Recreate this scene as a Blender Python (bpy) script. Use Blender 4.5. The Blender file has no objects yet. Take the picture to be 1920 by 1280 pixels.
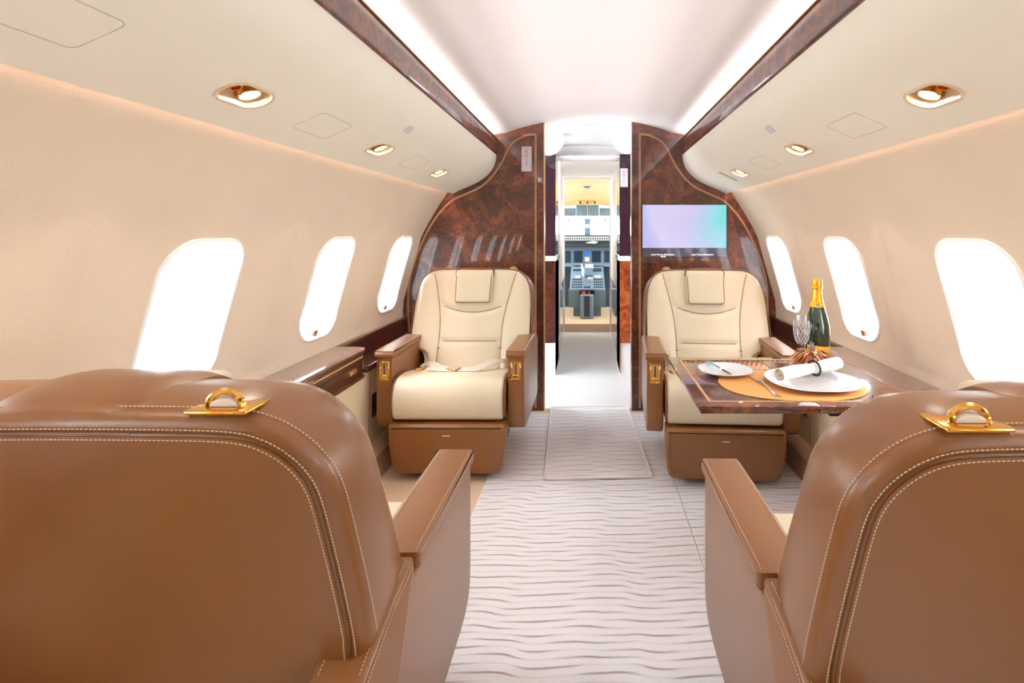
import bpy, bmesh, math, random
from mathutils import Vector, Matrix
random.seed(7)
SC = bpy.context.scene
COL = SC.collection
PI = math.pi
# ------------------------------------------------------------------ camera, world, light, exposure
F = 1000.0                      # focal length in pixels of a 1920 px wide frame
VU, VV = 1105.0, 437.0          # vanishing point of the cabin axis in the frame
CAMZ = 1.125
cam = bpy.data.cameras.new('camera')
cam.sensor_width = 36.0
cam.lens = F / 1920 * 36.0
cam.shift_x = -(VU - 960) / 1920
cam.shift_y = -(640 - VV) / 1920
cam.clip_start = 0.02
camo = bpy.data.objects.new('camera', cam)
COL.objects.link(camo)
camo.location = (0, 0, CAMZ)
camo.rotation_euler = (PI / 2, 0, 0)
SC.camera = camo

SC.view_settings.view_transform = 'Standard'
SC.view_settings.look = 'None'
SC.view_settings.gamma = 1
SC.view_settings.use_curve_mapping = False
SC.view_settings.exposure = 1.02

world = bpy.data.worlds.new('world')
SC.world = world
world.use_nodes = True
wn = world.node_tree.nodes
wn['Background'].inputs[0].default_value = (0.82, 0.93, 1.0, 1)
wn['Background'].inputs[1].default_value = 13.0
try:
    SC.cycles.max_bounces = 14
    SC.cycles.diffuse_bounces = 7
    SC.cycles.glossy_bounces = 6
    SC.cycles.transparent_max_bounces = 16
    SC.cycles.sample_clamp_indirect = 6.0
except Exception:
    pass

def area(name, loc, direction, sx, sy, power, color=(1, 1, 1), portal=False):
    l = bpy.data.lights.new(name, 'AREA')
    l.shape = 'RECTANGLE'; l.size = sx; l.size_y = sy
    l.energy = power; l.color = color
    if portal:
        l.cycles.is_portal = True
    o = bpy.data.objects.new(name, l); COL.objects.link(o)
    o.location = loc
    d = Vector(direction).normalized()
    o.rotation_euler = d.to_track_quat('-Z', 'Y').to_euler()
    return o

PINK = (1.0, 0.70, 0.64)
Y_REAR, Y_BULK = -2.02, 3.38
CL = (Y_BULK - Y_REAR)
CY = (Y_BULK + Y_REAR) / 2
for s in (-1, 1):
    # strip lights in the ceiling coves and behind the lower lip of the overhead panels (size_y runs along the cabin)
    l = area('cove_strip_light', (s * 0.666, CY, 1.7135), (-s * 0.75, 0, 0.66), 0.012, CL - 0.1, 33, (1.0, 0.89, 0.89))
    l2 = area('wall_wash_strip_light', (s * 0.884, CY, 1.415), (s * 0.12, 0, -1), 0.014, CL - 0.1, 22, PINK)

def fix_strip(o, direction):
    # long side (local Y) along world Y, local -Z along direction
    z = -Vector(direction).normalized()
    y = Vector((0, 1, 0))
    x = y.cross(z).normalized()
    o.rotation_euler = Matrix((x, y, z)).transposed().to_euler()
for o in list(COL.objects):
    if o.name.startswith('cove_strip'):
        s = -1 if o.location.x < 0 else 1
        fix_strip(o, (-s * 0.97, 0, 0.22))
    elif o.name.startswith('wall_wash'):
        s = -1 if o.location.x < 0 else 1
        fix_strip(o, (s * 0.12, 0, -1))

# ------------------------------------------------------------------ materials
def srgb(r, g, b):
    f = lambda c: ((c / 255) / 12.92 if c / 255 <= 0.04045 else ((c / 255 + 0.055) / 1.055) ** 2.4)
    return (f(r), f(g), f(b), 1)

def mat(name, color, rough=0.5, metal=0.0, coat=0.0, coat_rough=0.03, bump=0.0, bump_scale=200, var=0.0, var_scale=6, sheen=0.0,
        emit=None, emit_str=0.0, trans=0.0, ior=1.5, spec=0.5):
    m = bpy.data.materials.new(name); m.use_nodes = True
    nt = m.node_tree; b = nt.nodes['Principled BSDF']
    b.inputs['Base Color'].default_value = color
    b.inputs['Roughness'].default_value = rough
    b.inputs['Metallic'].default_value = metal
    b.inputs['Coat Weight'].default_value = coat
    b.inputs['Coat Roughness'].default_value = coat_rough
    b.inputs['Sheen Weight'].default_value = sheen
    b.inputs['IOR'].default_value = ior
    b.inputs['Specular IOR Level'].default_value = spec
    b.inputs['Transmission Weight'].default_value = trans
    if emit is not None:
        b.inputs['Emission Color'].default_value = emit
        b.inputs['Emission Strength'].default_value = emit_str
    tc = None
    if bump or var:
        tc = nt.nodes.new('ShaderNodeTexCoord')
    if var:
        n = nt.nodes.new('ShaderNodeTexNoise'); n.inputs['Scale'].default_value = var_scale; n.inputs['Detail'].default_value = 4
        nt.links.new(tc.outputs['Object'], n.inputs['Vector'])
        mx = nt.nodes.new('ShaderNodeMix'); mx.data_type = 'RGBA'
        mx.inputs[6].default_value = tuple(c * (1 - var) for c in color[:3]) + (1,)
        mx.inputs[7].default_value = tuple(min(1, c * (1 + var)) for c in color[:3]) + (1,)
        nt.links.new(n.outputs['Fac'], mx.inputs[0]); nt.links.new(mx.outputs[2], b.inputs['Base Color'])
    if bump:
        n2 = nt.nodes.new('ShaderNodeTexNoise'); n2.inputs['Scale'].default_value = bump_scale; n2.inputs['Detail'].default_value = 3
        nt.links.new(tc.outputs['Object'], n2.inputs['Vector'])
        bp = nt.nodes.new('ShaderNodeBump'); bp.inputs['Strength'].default_value = bump; bp.inputs['Distance'].default_value = 0.002
        nt.links.new(n2.outputs['Fac'], bp.inputs['Height']); nt.links.new(bp.outputs['Normal'], b.inputs['Normal'])
    return m

def wood_mat(name, dark, mid, light, scale=9.0, stretch=(1, 1, 1)):
    m = mat(name, mid, rough=0.32, coat=1.0, coat_rough=0.015, spec=0.4)
    nt = m.node_tree; b = nt.nodes['Principled BSDF']
    tc = nt.nodes.new('ShaderNodeTexCoord')
    mp = nt.nodes.new('ShaderNodeMapping'); mp.inputs['Scale'].default_value = stretch
    nt.links.new(tc.outputs['Object'], mp.inputs['Vector'])
    n = nt.nodes.new('ShaderNodeTexNoise'); n.inputs['Scale'].default_value = scale; n.inputs['Detail'].default_value = 8
    n.inputs['Roughness'].default_value = 0.68; n.inputs['Distortion'].default_value = 1.6
    nt.links.new(mp.outputs['Vector'], n.inputs['Vector'])
    n2 = nt.nodes.new('ShaderNodeTexNoise'); n2.inputs['Scale'].default_value = scale * 9; n2.inputs['Detail'].default_value = 4
    nt.links.new(mp.outputs['Vector'], n2.inputs['Vector'])
    ad = nt.nodes.new('ShaderNodeMath'); ad.operation = 'MULTIPLY_ADD'; ad.inputs[1].default_value = 0.45
    nt.links.new(n2.outputs['Fac'], ad.inputs[0]); nt.links.new(n.outputs['Fac'], ad.inputs[2])
    r = nt.nodes.new('ShaderNodeValToRGB')
    e = r.color_ramp.elements
    e[0].position = 0.50; e[0].color = dark
    e[1].position = 0.92; e[1].color = light
    k = r.color_ramp.elements.new(0.70); k.color = mid
    nt.links.new(ad.outputs[0], r.inputs['Fac']); nt.links.new(r.outputs['Color'], b.inputs['Base Color'])
    return m

M = {}
M['wall'] = mat('suede_wall', srgb(228, 212, 190), rough=0.9, bump=0.25, bump_scale=120, var=0.05, var_scale=5, spec=0.2)
M['valance'] = mat('cream_valance', srgb(240, 234, 218), rough=0.55, bump=0.1, bump_scale=300, var=0.02, spec=0.35)
M['ceiling'] = mat('white_headliner', srgb(248, 246, 247), rough=0.7, spec=0.2)
M['burl'] = wood_mat('burl_wood', srgb(44, 18, 14), srgb(86, 42, 30), srgb(142, 76, 46), 7)
M['burl_dark'] = wood_mat('dark_burl_wood', srgb(36, 16, 14), srgb(70, 32, 24), srgb(104, 52, 34), 8)
M['burl_red'] = wood_mat('red_burl_wood', srgb(90, 34, 18), srgb(160, 74, 36), srgb(205, 115, 62), 10)
M['gloss_dark'] = mat('gloss_dark_panel', srgb(58, 34, 44), rough=0.2, coat=1, coat_rough=0.02)
M['tan'] = mat('tan_leather', srgb(131, 81, 34), rough=0.42, bump=0.2, bump_scale=420, var=0.05, var_scale=4, coat=0.45, coat_rough=0.25)
M['cream'] = mat('cream_leather', srgb(218, 204, 177), rough=0.45, bump=0.2, bump_scale=420, var=0.02, coat=0.1, coat_rough=0.3)
M['piping'] = mat('brown_piping', srgb(96, 66, 48), rough=0.6)
M['thread'] = mat('white_thread', srgb(212, 184, 160), rough=0.7)
M['gold'] = mat('polished_gold', srgb(236, 180, 88), rough=0.16, metal=1)
M['gold_satin'] = mat('satin_gold', srgb(226, 186, 128), rough=0.35, metal=1)
M['bronze'] = mat('copper_tab', srgb(150, 104, 78), rough=0.35, metal=0.6)
M['champagne'] = mat('champagne_rim', srgb(226, 208, 180), rough=0.3, metal=0.3)
M['tangold'] = mat('champagne_bowl', srgb(214, 190, 158), rough=0.35, metal=0.35)
M['chrome'] = mat('chrome', srgb(225, 225, 228), rough=0.12, metal=1)
M['belt'] = mat('belt_webbing', srgb(216, 204, 190), rough=0.75, bump=0.3, bump_scale=600)
M['white_plastic'] = mat('white_bezel', srgb(244, 244, 242), rough=0.4)
M['black'] = mat('black', srgb(22, 20, 22), rough=0.5)
M['inlay'] = mat('inlay_gold', srgb(226, 180, 130), rough=0.4, metal=0.2)
M['dado'] = mat('cream_side_panel', srgb(228, 208, 172), rough=0.6, bump=0.15, bump_scale=200)
M['kick'] = mat('carpet_kick', srgb(176, 146, 116), rough=0.95, bump=0.4, bump_scale=300)
M['china'] = mat('white_china', srgb(222, 225, 232), rough=0.15, coat=0.5)
M['mat_orange'] = mat('orange_leather_mat', srgb(222, 158, 88), rough=0.6, bump=0.2, bump_scale=300, var=0.05)
M['linen'] = mat('linen', srgb(228, 222, 210), rough=0.9, bump=0.3, bump_scale=500)
M['foil'] = mat('gold_foil', srgb(238, 176, 56), rough=0.3, metal=0.7, bump=0.4, bump_scale=150)
M['label_yellow'] = mat('yellow_paper', srgb(250, 186, 30), rough=0.5)
M['bottle_glass'] = mat('dark_green_glass', srgb(22, 48, 26), rough=0.04, coat=1, spec=0.6)
M['feather'] = mat('brown_feather', srgb(168, 92, 44), rough=0.7, var=0.5, var_scale=40)
M['feather_pale'] = mat('pale_feather', srgb(226, 190, 150), rough=0.7, var=0.3, var_scale=60)
M['cockpit_grey'] = mat('cockpit_grey', srgb(126, 152, 180), rough=0.45)
M['cockpit_mid'] = mat('cockpit_slate', srgb(104, 128, 152), rough=0.5)
M['cockpit_dark'] = mat('cockpit_dark', srgb(52, 70, 92), rough=0.5)
M['cockpit_liner'] = mat('cockpit_liner', srgb(216, 194, 150), rough=0.7)
M['screen_dark'] = mat('dark_display', srgb(30, 62, 92), rough=0.15)
M['screen_blue'] = mat('blue_display', srgb(30, 90, 200), rough=0.15, emit=srgb(30, 110, 230), emit_str=0.6)
M['red_led'] = mat('red_led', srgb(200, 30, 30), rough=0.4, emit=srgb(230, 40, 40), emit_str=0.8)
M['red_ink'] = mat('red_ink', srgb(200, 22, 30), rough=0.5)
M['sign_white'] = mat('sign_white', srgb(214, 210, 216), rough=0.4)
M['lamp'] = mat('lamp_lens', (1, 1, 1, 1), rough=0.4, emit=(1.0, 0.93, 0.82, 1), emit_str=18)
M['dome'] = mat('dome_lens', (1, 1, 1, 1), rough=0.4, emit=(1.0, 0.97, 0.98, 1), emit_str=3)
M['vest_floor'] = mat('vestibule_floor', srgb(222, 222, 224), rough=0.35, var=0.02)
M['vest_wall'] = mat('vestibule_liner', srgb(238, 232, 226), rough=0.6)
M['counter'] = mat('white_counter', srgb(238, 236, 236), rough=0.15, coat=0.6)

def flute_mat():
    m = bpy.data.materials.new('crystal'); m.use_nodes = True
    nt = m.node_tree; nt.nodes.remove(nt.nodes['Principled BSDF'])
    out = nt.nodes['Material Output']
    g = nt.nodes.new('ShaderNodeBsdfGlossy'); g.inputs['Roughness'].default_value = 0.03
    t = nt.nodes.new('ShaderNodeBsdfTransparent'); t.inputs[0].default_value = (0.97, 0.98, 0.99, 1)
    mx = nt.nodes.new('ShaderNodeMixShader')
    mx.inputs[0].default_value = 0.13; nt.links.new(t.outputs[0], mx.inputs[1]); nt.links.new(g.outputs[0], mx.inputs[2])
    nt.links.new(mx.outputs[0], out.inputs['Surface'])
    return m
M['crystal'] = flute_mat()
def pane_mat():
    m = bpy.data.materials.new('window_glass'); m.use_nodes = True
    nt = m.node_tree; nt.nodes.remove(nt.nodes['Principled BSDF'])
    out = nt.nodes['Material Output']
    g = nt.nodes.new('ShaderNodeBsdfGlossy'); g.inputs['Roughness'].default_value = 0.02
    t = nt.nodes.new('ShaderNodeBsdfTransparent'); t.inputs[0].default_value = (0.98, 0.99, 1, 1)
    mx = nt.nodes.new('ShaderNodeMixShader'); mx.inputs[0].default_value = 0.06
    nt.links.new(t.outputs[0], mx.inputs[1]); nt.links.new(g.outputs[0], mx.inputs[2])
    nt.links.new(mx.outputs[0], out.inputs['Surface'])
    return m
M['glass'] = pane_mat()

def carpet_mat(name, base, groove):
    m = mat(name, base, rough=0.95, spec=0.15, sheen=0.2)
    nt = m.node_tree; b = nt.nodes['Principled BSDF']; L = nt.links
    def math_(op, a=None, b_=None, c=None):
        n = nt.nodes.new('ShaderNodeMath'); n.operation = op
        for i, v in enumerate((a, b_, c)):
            if v is None: continue
            if isinstance(v, (int, float)): n.inputs[i].default_value = v
            else: L.new(v, n.inputs[i])
        return n.outputs[0]
    tc = nt.nodes.new('ShaderNodeTexCoord'); sp = nt.nodes.new('ShaderNodeSeparateXYZ')
    L.new(tc.outputs['Object'], sp.inputs[0])
    x, y = sp.outputs[0], sp.outputs[1]
    n1 = nt.nodes.new('ShaderNodeTexNoise'); n1.inputs['Scale'].default_value = 3.2; n1.inputs['Detail'].default_value = 2
    L.new(tc.outputs['Object'], n1.inputs['Vector'])
    wav = math_('SINE', math_('MULTIPLY_ADD', x, 2 * PI / 0.36, math_('MULTIPLY', n1.outputs['Fac'], 9.0)))
    yy = math_('MULTIPLY_ADD', wav, 0.0065, y)
    yy = math_('MULTIPLY_ADD', n1.outputs['Fac'], 0.05, yy)
    ph = math_('MULTIPLY', yy, 2 * PI / 0.056)
    # two interleaved families of short dark furrows, each fading in and out along its length
    def family(phase, xphase):
        s = math_('COSINE', math_('ADD', ph, phase))
        line = math_('POWER', math_('MAXIMUM', s, 0.0), 14.0)
        fade = math_('SINE', math_('MULTIPLY_ADD', x, 2 * PI / 0.30, math_('MULTIPLY_ADD', n1.outputs['Fac'], 9.0, xphase)))
        fade = math_('MAXIMUM', math_('MULTIPLY_ADD', fade, 0.55, 0.55), 0.2)
        return math_('MULTIPLY', line, fade)
    f = math_('MAXIMUM', family(0, 0), family(PI, PI))
    n3 = nt.nodes.new('ShaderNodeTexNoise'); n3.inputs['Scale'].default_value = 160; n3.inputs['Detail'].default_value = 2
    L.new(tc.outputs['Object'], n3.inputs['Vector'])
    mx = nt.nodes.new('ShaderNodeMix'); mx.data_type = 'RGBA'
    mx.inputs[6].default_value = base; mx.inputs[7].default_value = groove
    L.new(math_('MULTIPLY', f, 0.7), mx.inputs[0])
    mx2 = nt.nodes.new('ShaderNodeMix'); mx2.data_type = 'RGBA'; mx2.blend_type = 'MULTIPLY'; mx2.inputs[0].default_value = 0.35
    L.new(mx.outputs[2], mx2.inputs[6]); L.new(n3.outputs['Fac'], mx2.inputs[7])
    mxb = nt.nodes.new('ShaderNodeMix'); mxb.data_type = 'RGBA'; mxb.blend_type = 'MIX'; mxb.inputs[0].default_value = 0.45
    L.new(mx.outputs[2], mxb.inputs[6]); L.new(mx2.outputs[2], mxb.inputs[7])
    L.new(mxb.outputs[2], b.inputs['Base Color'])
    bp = nt.nodes.new('ShaderNodeBump'); bp.inputs['Strength'].default_value = 0.7; bp.inputs['Distance'].default_value = 0.006
    h = math_('MULTIPLY_ADD', n3.outputs['Fac'], 0.35, math_('SUBTRACT', 1.0, f))
    L.new(h, bp.inputs['Height']); L.new(bp.outputs['Normal'], b.inputs['Normal'])
    return m
M['carpet'] = carpet_mat('wavy_carpet', srgb(233, 230, 234), srgb(164, 130, 114))
M['carpet_side'] = mat('plain_carpet', srgb(208, 184, 158), rough=0.95, bump=0.5, bump_scale=250, var=0.05, var_scale=40, spec=0.1)
M['carpet_hem'] = mat('carpet_hem', srgb(226, 218, 212), rough=0.9)

def screen_mat():
    m = mat('cabin_display', (0.02, 0.02, 0.02, 1), rough=0.15)
    nt = m.node_tree; b = nt.nodes['Principled BSDF']; L = nt.links
    tc = nt.nodes.new('ShaderNodeTexCoord')
    n = nt.nodes.new('ShaderNodeTexNoise'); n.inputs['Scale'].default_value = 4.5; n.inputs['Detail'].default_value = 1
    L.new(tc.outputs['Object'], n.inputs['Vector'])
    sp = nt.nodes.new('ShaderNodeSeparateXYZ'); L.new(tc.outputs['Generated'], sp.inputs[0])
    a = nt.nodes.new('ShaderNodeMath'); a.operation = 'MULTIPLY_ADD'; a.inputs[1].default_value = 0.55; a.inputs[2].default_value = -0.28
    L.new(n.outputs['Fac'], a.inputs[0])
    c = nt.nodes.new('ShaderNodeMath'); c.operation = 'ADD'
    L.new(a.outputs[0], c.inputs[0]); L.new(sp.outputs[0], c.inputs[1])
    r = nt.nodes.new('ShaderNodeValToRGB'); e = r.color_ramp.elements
    e[0].position = 0.0; e[0].color = srgb(196, 196, 250)
    e[1].position = 1.0; e[1].color = srgb(120, 232, 232)
    for p, q in ((0.2, (222, 216, 250)), (0.5, (218, 206, 246)), (0.68, (190, 212, 244)), (0.85, (166, 226, 240))):
        k = r.color_ramp.elements.new(p); k.color = srgb(*q)
    L.new(c.outputs[0], r.inputs['Fac']); L.new(r.outputs['Color'], b.inputs['Emission Color'])
    b.inputs['Emission Strength'].default_value = 0.46
    return m
M['display'] = screen_mat()

# ------------------------------------------------------------------ helpers
def link(name, bm, material, parent=None, angle=40, normals=True, matrix=None):
    if normals:
        bmesh.ops.recalc_face_normals(bm, faces=bm.faces[:])
    me = bpy.data.meshes.new(name)
    bm.to_mesh(me); bm.free()
    if isinstance(material, (list, tuple)):
        for m in material: me.materials.append(m)
    else:
        me.materials.append(material)
    for p in me.polygons: p.use_smooth = True
    try: me.set_sharp_from_angle(angle=math.radians(angle))
    except Exception: pass
    o = bpy.data.objects.new(name, me); COL.objects.link(o)
    if parent is not None:
        o.parent = parent
    return o

def tag(o, label, cat, group=None):
    o['label'] = label; o['category'] = cat
    if group: o['group'] = group
    return o
def struct(o, label=None):
    o['kind'] = 'structure'
    if label: o['label'] = label
    return o
def empty(name, loc=(0, 0, 0), rz=0):
    o = bpy.data.objects.new(name, None); COL.objects.link(o)
    o.location = loc; o.rotation_euler = (0, 0, rz); o.empty_display_size = 0.05
    return o
def wempty(name, loc):
    """empty at loc; its children are built in world coordinates (see wpart)"""
    return empty(name, loc)
def wpart(name, bm, material, parent, **k):
    o = link(name, bm, material, None, **k)
    o.parent = parent
    if parent.parent is None and parent.type == 'EMPTY':
        o.matrix_parent_inverse = Matrix.Translation(parent.location).inverted()
    return o
def B(): return bmesh.new()

def box(bm, x0, x1, y0, y1, z0, z1, bev=0.0, seg=2, xf=None):
    v = [bm.verts.new((x, y, z)) for x in (x0, x1) for y in (y0, y1) for z in (z0, z1)]
    idx = [(0, 1, 3, 2), (4, 6, 7, 5), (0, 4, 5, 1), (2, 3, 7, 6), (0, 2, 6, 4), (1, 5, 7, 3)]
    fs = [bm.faces.new([v[i] for i in f]) for f in idx]
    es = list({e for f in fs for e in f.edges})
    verts = v
    if bev > 0:
        r = bmesh.ops.bevel(bm, geom=es, offset=bev, segments=seg, profile=0.5, affect='EDGES')
        verts = list({q for f in r['faces'] for q in f.verts} | {q for q in v if q.is_valid})
    if xf:
        for q in verts: q.co = Vector(xf(q.co))
    return verts

def tube(bm, pts, r, n=6, closed=False, caps=True):
    pts = [Vector(p) for p in pts]; N = len(pts); rings = []
    up = Vector((0.13, 0.31, 0.94)).normalized()
    for i, p in enumerate(pts):
        a = pts[(i - 1) % N] if (closed or i > 0) else p
        b = pts[(i + 1) % N] if (closed or i < N - 1) else p
        t = (b - a); t = t.normalized() if t.length > 1e-9 else Vector((0, 0, 1))
        u = t.cross(up)
        if u.length < 1e-4: u = t.cross(Vector((1, 0, 0)))
        u.normalize(); w = t.cross(u)
        rr = r[i] if isinstance(r, (list, tuple)) else r
        rings.append([bm.verts.new(p + (u * math.cos(2 * PI * k / n) + w * math.sin(2 * PI * k / n)) * rr) for k in range(n)])
    for i in range(N if closed else N - 1):
        A, C = rings[i], rings[(i + 1) % N]
        for k in range(n):
            bm.faces.new((A[k], A[(k + 1) % n], C[(k + 1) % n], C[k]))
    if caps and not closed:
        bm.faces.new(rings[0]); bm.faces.new(rings[-1][::-1])

def lathe(bm, prof, loc=(0, 0, 0), n=32, sx=1, sy=1, power=2.0):
    rings = []
    for r, z in prof:
        ring = []
        for k in range(n):
            a = 2 * PI * k / n; c, s = math.cos(a), math.sin(a)
            if power != 2.0:
                q = (abs(c) ** power + abs(s) ** power) ** (-1 / power); c *= q; s *= q
            ring.append(bm.verts.new((loc[0] + r * c * sx, loc[1] + r * s * sy, loc[2] + z)))
        rings.append(ring)
    for A, C in zip(rings, rings[1:]):
        for k in range(n):
            bm.faces.new((A[k], A[(k + 1) % n], C[(k + 1) % n], C[k]))
    if prof[0][0] > 1e-6: bm.faces.new(rings[0][::-1])
    if prof[-1][0] > 1e-6: bm.faces.new(rings[-1])
    bmesh.ops.remove_doubles(bm, verts=bm.verts[:], dist=1e-6)

def prism(bm, poly, f0, f1, bev=0.0, seg=2):
    """poly: 2-D points; f0/f1 map a 2-D point to 3-D for the two ends"""
    a = [bm.verts.new(f0(p)) for p in poly]; b = [bm.verts.new(f1(p)) for p in poly]
    n = len(poly)
    fa = bm.faces.new(a); fb = bm.faces.new(b[::-1])
    for i in range(n): bm.faces.new((a[i], b[i], b[(i + 1) % n], a[(i + 1) % n]))
    if bev > 0:
        es = list(set(fa.edges) | set(fb.edges))
        bmesh.ops.recalc_face_normals(bm, faces=bm.faces[:])
        bmesh.ops.bevel(bm, geom=es, offset=bev, segments=seg, profile=0.5, affect='EDGES')

def catmull(pts, sub=8, closed=False):
    pts = [Vector(p) for p in pts]; N = len(pts); out = []
    for i in range(N if closed else N - 1):
        p0 = pts[(i - 1) % N] if (closed or i > 0) else pts[0] * 2 - pts[1]
        p1 = pts[i]; p2 = pts[(i + 1) % N]
        p3 = pts[(i + 2) % N] if (closed or i < N - 2) else pts[-1] * 2 - pts[-2]
        for k in range(sub):
            t = k / sub
            out.append(0.5 * ((2 * p1) + (p2 - p0) * t + (2 * p0 - 5 * p1 + 4 * p2 - p3) * t * t + (3 * p1 - p0 - 3 * p2 + p3) * t ** 3))
    if not closed: out.append(pts[-1])
    return out

def rrect(hw, hh, r, n=8):
    """rounded rectangle, counter-clockwise"""
    out = []
    for cx, cy, a0 in ((hw - r, hh - r, 0), (-hw + r, hh - r, PI / 2), (-hw + r, -hh + r, PI), (hw - r, -hh + r, 1.5 * PI)):
        for k in range(n + 1):
            a = a0 + PI / 2 * k / n
            out.append((cx + r * math.cos(a), cy + r * math.sin(a)))
    return out

def resample(pts, step):
    pts = [Vector(p) for p in pts]; out = [pts[0]]; acc = 0.0
    for a, b in zip(pts, pts[1:]):
        d = (b - a).length
        if d < 1e-9: continue
        t = step - acc
        while t <= d:
            out.append(a + (b - a) * (t / d)); t += step
        acc = (acc + d) % step if d >= step - acc or True else acc
        acc = d - (t - step) if t - step >= 0 and t - step <= d else acc
    return out

def dashes(bm, pts, length=0.005, gap=0.003, r=0.0008):
    """short thread stitches along a path"""
    pts = [Vector(p) for p in pts]
    cum = [0.0]
    for a, b in zip(pts, pts[1:]): cum.append(cum[-1] + (b - a).length)
    def at(s):
        for i in range(len(cum) - 1):
            if cum[i + 1] >= s:
                d = cum[i + 1] - cum[i]
                return pts[i] + (pts[i + 1] - pts[i]) * ((s - cum[i]) / d if d > 1e-9 else 0)
        return pts[-1]
    length *= 0.6; gap *= 0.6
    s = 0.0
    while s + length < cum[-1]:
        a, b = at(s), at(s + length)
        tube(bm, [a, a.lerp(b, 0.5), b], [r * 0.7, r, r * 0.7], n=5)
        s += length + gap

def rope(bm, pts, normal, amp=0.0062, pitch=0.018, r=0.0013):
    """inlaid rope: two crossing zigzag strands along a path"""
    nrm = Vector(normal).normalized()
    pts = [Vector(p) for p in pts]
    cum = [0.0]
    for a, b in zip(pts, pts[1:]): cum.append(cum[-1] + (b - a).length)
    n = max(2, int(cum[-1] / (pitch / 2)))
    P = []; j = 0
    for i in range(n + 1):
        s = cum[-1] * i / n
        while j < len(cum) - 2 and cum[j + 1] < s: j += 1
        d = cum[j + 1] - cum[j]
        P.append(pts[j].lerp(pts[j + 1], (s - cum[j]) / d if d > 1e-9 else 0))
    for ph in (1, -1):
        z = []
        for i, p in enumerate(P):
            t = (P[min(i + 1, n)] - P[max(i - 1, 0)]).normalized()
            w = t.cross(nrm)
            z.append(p + w * amp * ph * (1 if i % 2 else -1) + nrm * 0.0003 * ph)
        for a, b in zip(z, z[1:]):
            tube(bm, [a, b], r, n=4)

def text_mesh(name, body, size, material, parent, loc, rot, align='CENTER', extrude=0.0004):
    cu = bpy.data.curves.new(name, 'FONT'); cu.body = body; cu.size = size; cu.align_x = align; cu.align_y = 'CENTER'; cu.extrude = extrude
    t = bpy.data.objects.new(name + '_curve', cu); COL.objects.link(t)
    dg = bpy.context.evaluated_depsgraph_get()
    me = bpy.data.meshes.new_from_object(t.evaluated_get(dg))
    COL.objects.unlink(t); bpy.data.objects.remove(t)
    me.name = name
    me.transform(Matrix.Translation(loc) @ rot.to_matrix().to_4x4())
    me.materials.clear(); me.materials.append(material)
    o = bpy.data.objects.new(name, me); COL.objects.link(o)
    if parent is not None:
        o.parent = parent
        if parent.parent is None and parent.type == 'EMPTY':
            o.matrix_parent_inverse = Matrix.Translation(parent.location).inverted()
    return o
from mathutils import Euler
FACE_CAM = Euler((PI / 2, 0, 0))      # text that faces back down the cabin

def px(u, v, Y):
    """the point at depth Y that the photograph shows at pixel u, v"""
    return Vector(((u - VU) * Y / F, Y, CAMZ - (v - VV) * Y / F))

# ------------------------------------------------------------------ cabin cross-section (left side given as positive outboard x)
WALL = [(1.03, -0.03), (1.10, 0.18), (1.155, 0.40), (1.18, 0.58), (1.178, 0.68), (1.166, 0.78), (1.146, 0.87), (1.117, 0.965), (1.084, 1.055), (1.046, 1.14), (1.0, 1.222),
        (0.95, 1.305), (0.905, 1.373), (0.865, 1.44), (0.80, 1.54), (0.72, 1.65), (0.60, 1.77), (0.40, 1.88), (0.2, 1.935), (0.0, 1.95)]
VAL = [(0.588, 1.622), (0.593, 1.585), (0.606, 1.546), (0.629, 1.510), (0.660, 1.480), (0.696, 1.454), (0.73, 1.436), (0.766, 1.420), (0.804, 1.404), (0.838, 1.388), (0.864, 1.374)]
CEIL = [(0.685, 1.695), (0.66, 1.725), (0.628, 1.742), (0.578, 1.752), (0.517, 1.764), (0.426, 1.794), (0.29, 1.826), (0.15, 1.843), (0.0, 1.85)]

class Surf:
    def __init__(self, prof, side, sub=8):
        self.side = side
        self.p = [Vector((q[0], q[1])) for q in catmull([(a, b, 0) for a, b in prof], sub)]
        self.c = [0.0]
        for a, b in zip(self.p, self.p[1:]): self.c.append(self.c[-1] + (b - a).length)
        self.L = self.c[-1]
    def at(self, s):
        s = min(max(s, 0), self.L)
        for i in range(len(self.c) - 1):
            if self.c[i + 1] >= s:
                t = (s - self.c[i]) / max(1e-9, self.c[i + 1] - self.c[i])
                return self.p[i].lerp(self.p[i + 1], t)
        return self.p[-1]
    def pos(self, y, s):
        q = self.at(s); return Vector((self.side * q[0], y, q[1]))
    def inward(self, s):
        a, b = self.at(s - 0.004), self.at(s + 0.004)
        t = (b - a).normalized()
        n = Vector((self.side * -t[1], 0, t[0]))        # perpendicular
        c = self.at(s)
        if n.dot(Vector((-self.side * c[0], 0, 1.1 - c[1]))) < 0: n = -n
        return n.normalized()
    def s_at_z(self, z):
        best = min(range(len(self.p)), key=lambda i: abs(self.p[i][1] - z) + (10 if self.c[i] > 1.9 else 0))
        return self.c[best]

def grid(bm, S, y0, y1, s0, s1, ny, ns):
    g = [[bm.verts.new(S.pos(y0 + (y1 - y0) * i / ny, s0 + (s1 - s0) * j / ns)) for j in range(ns + 1)] for i in range(ny + 1)]
    for i in range(ny):
        for j in range(ns):
            bm.faces.new((g[i][j], g[i + 1][j], g[i + 1][j + 1], g[i][j + 1]))

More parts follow.
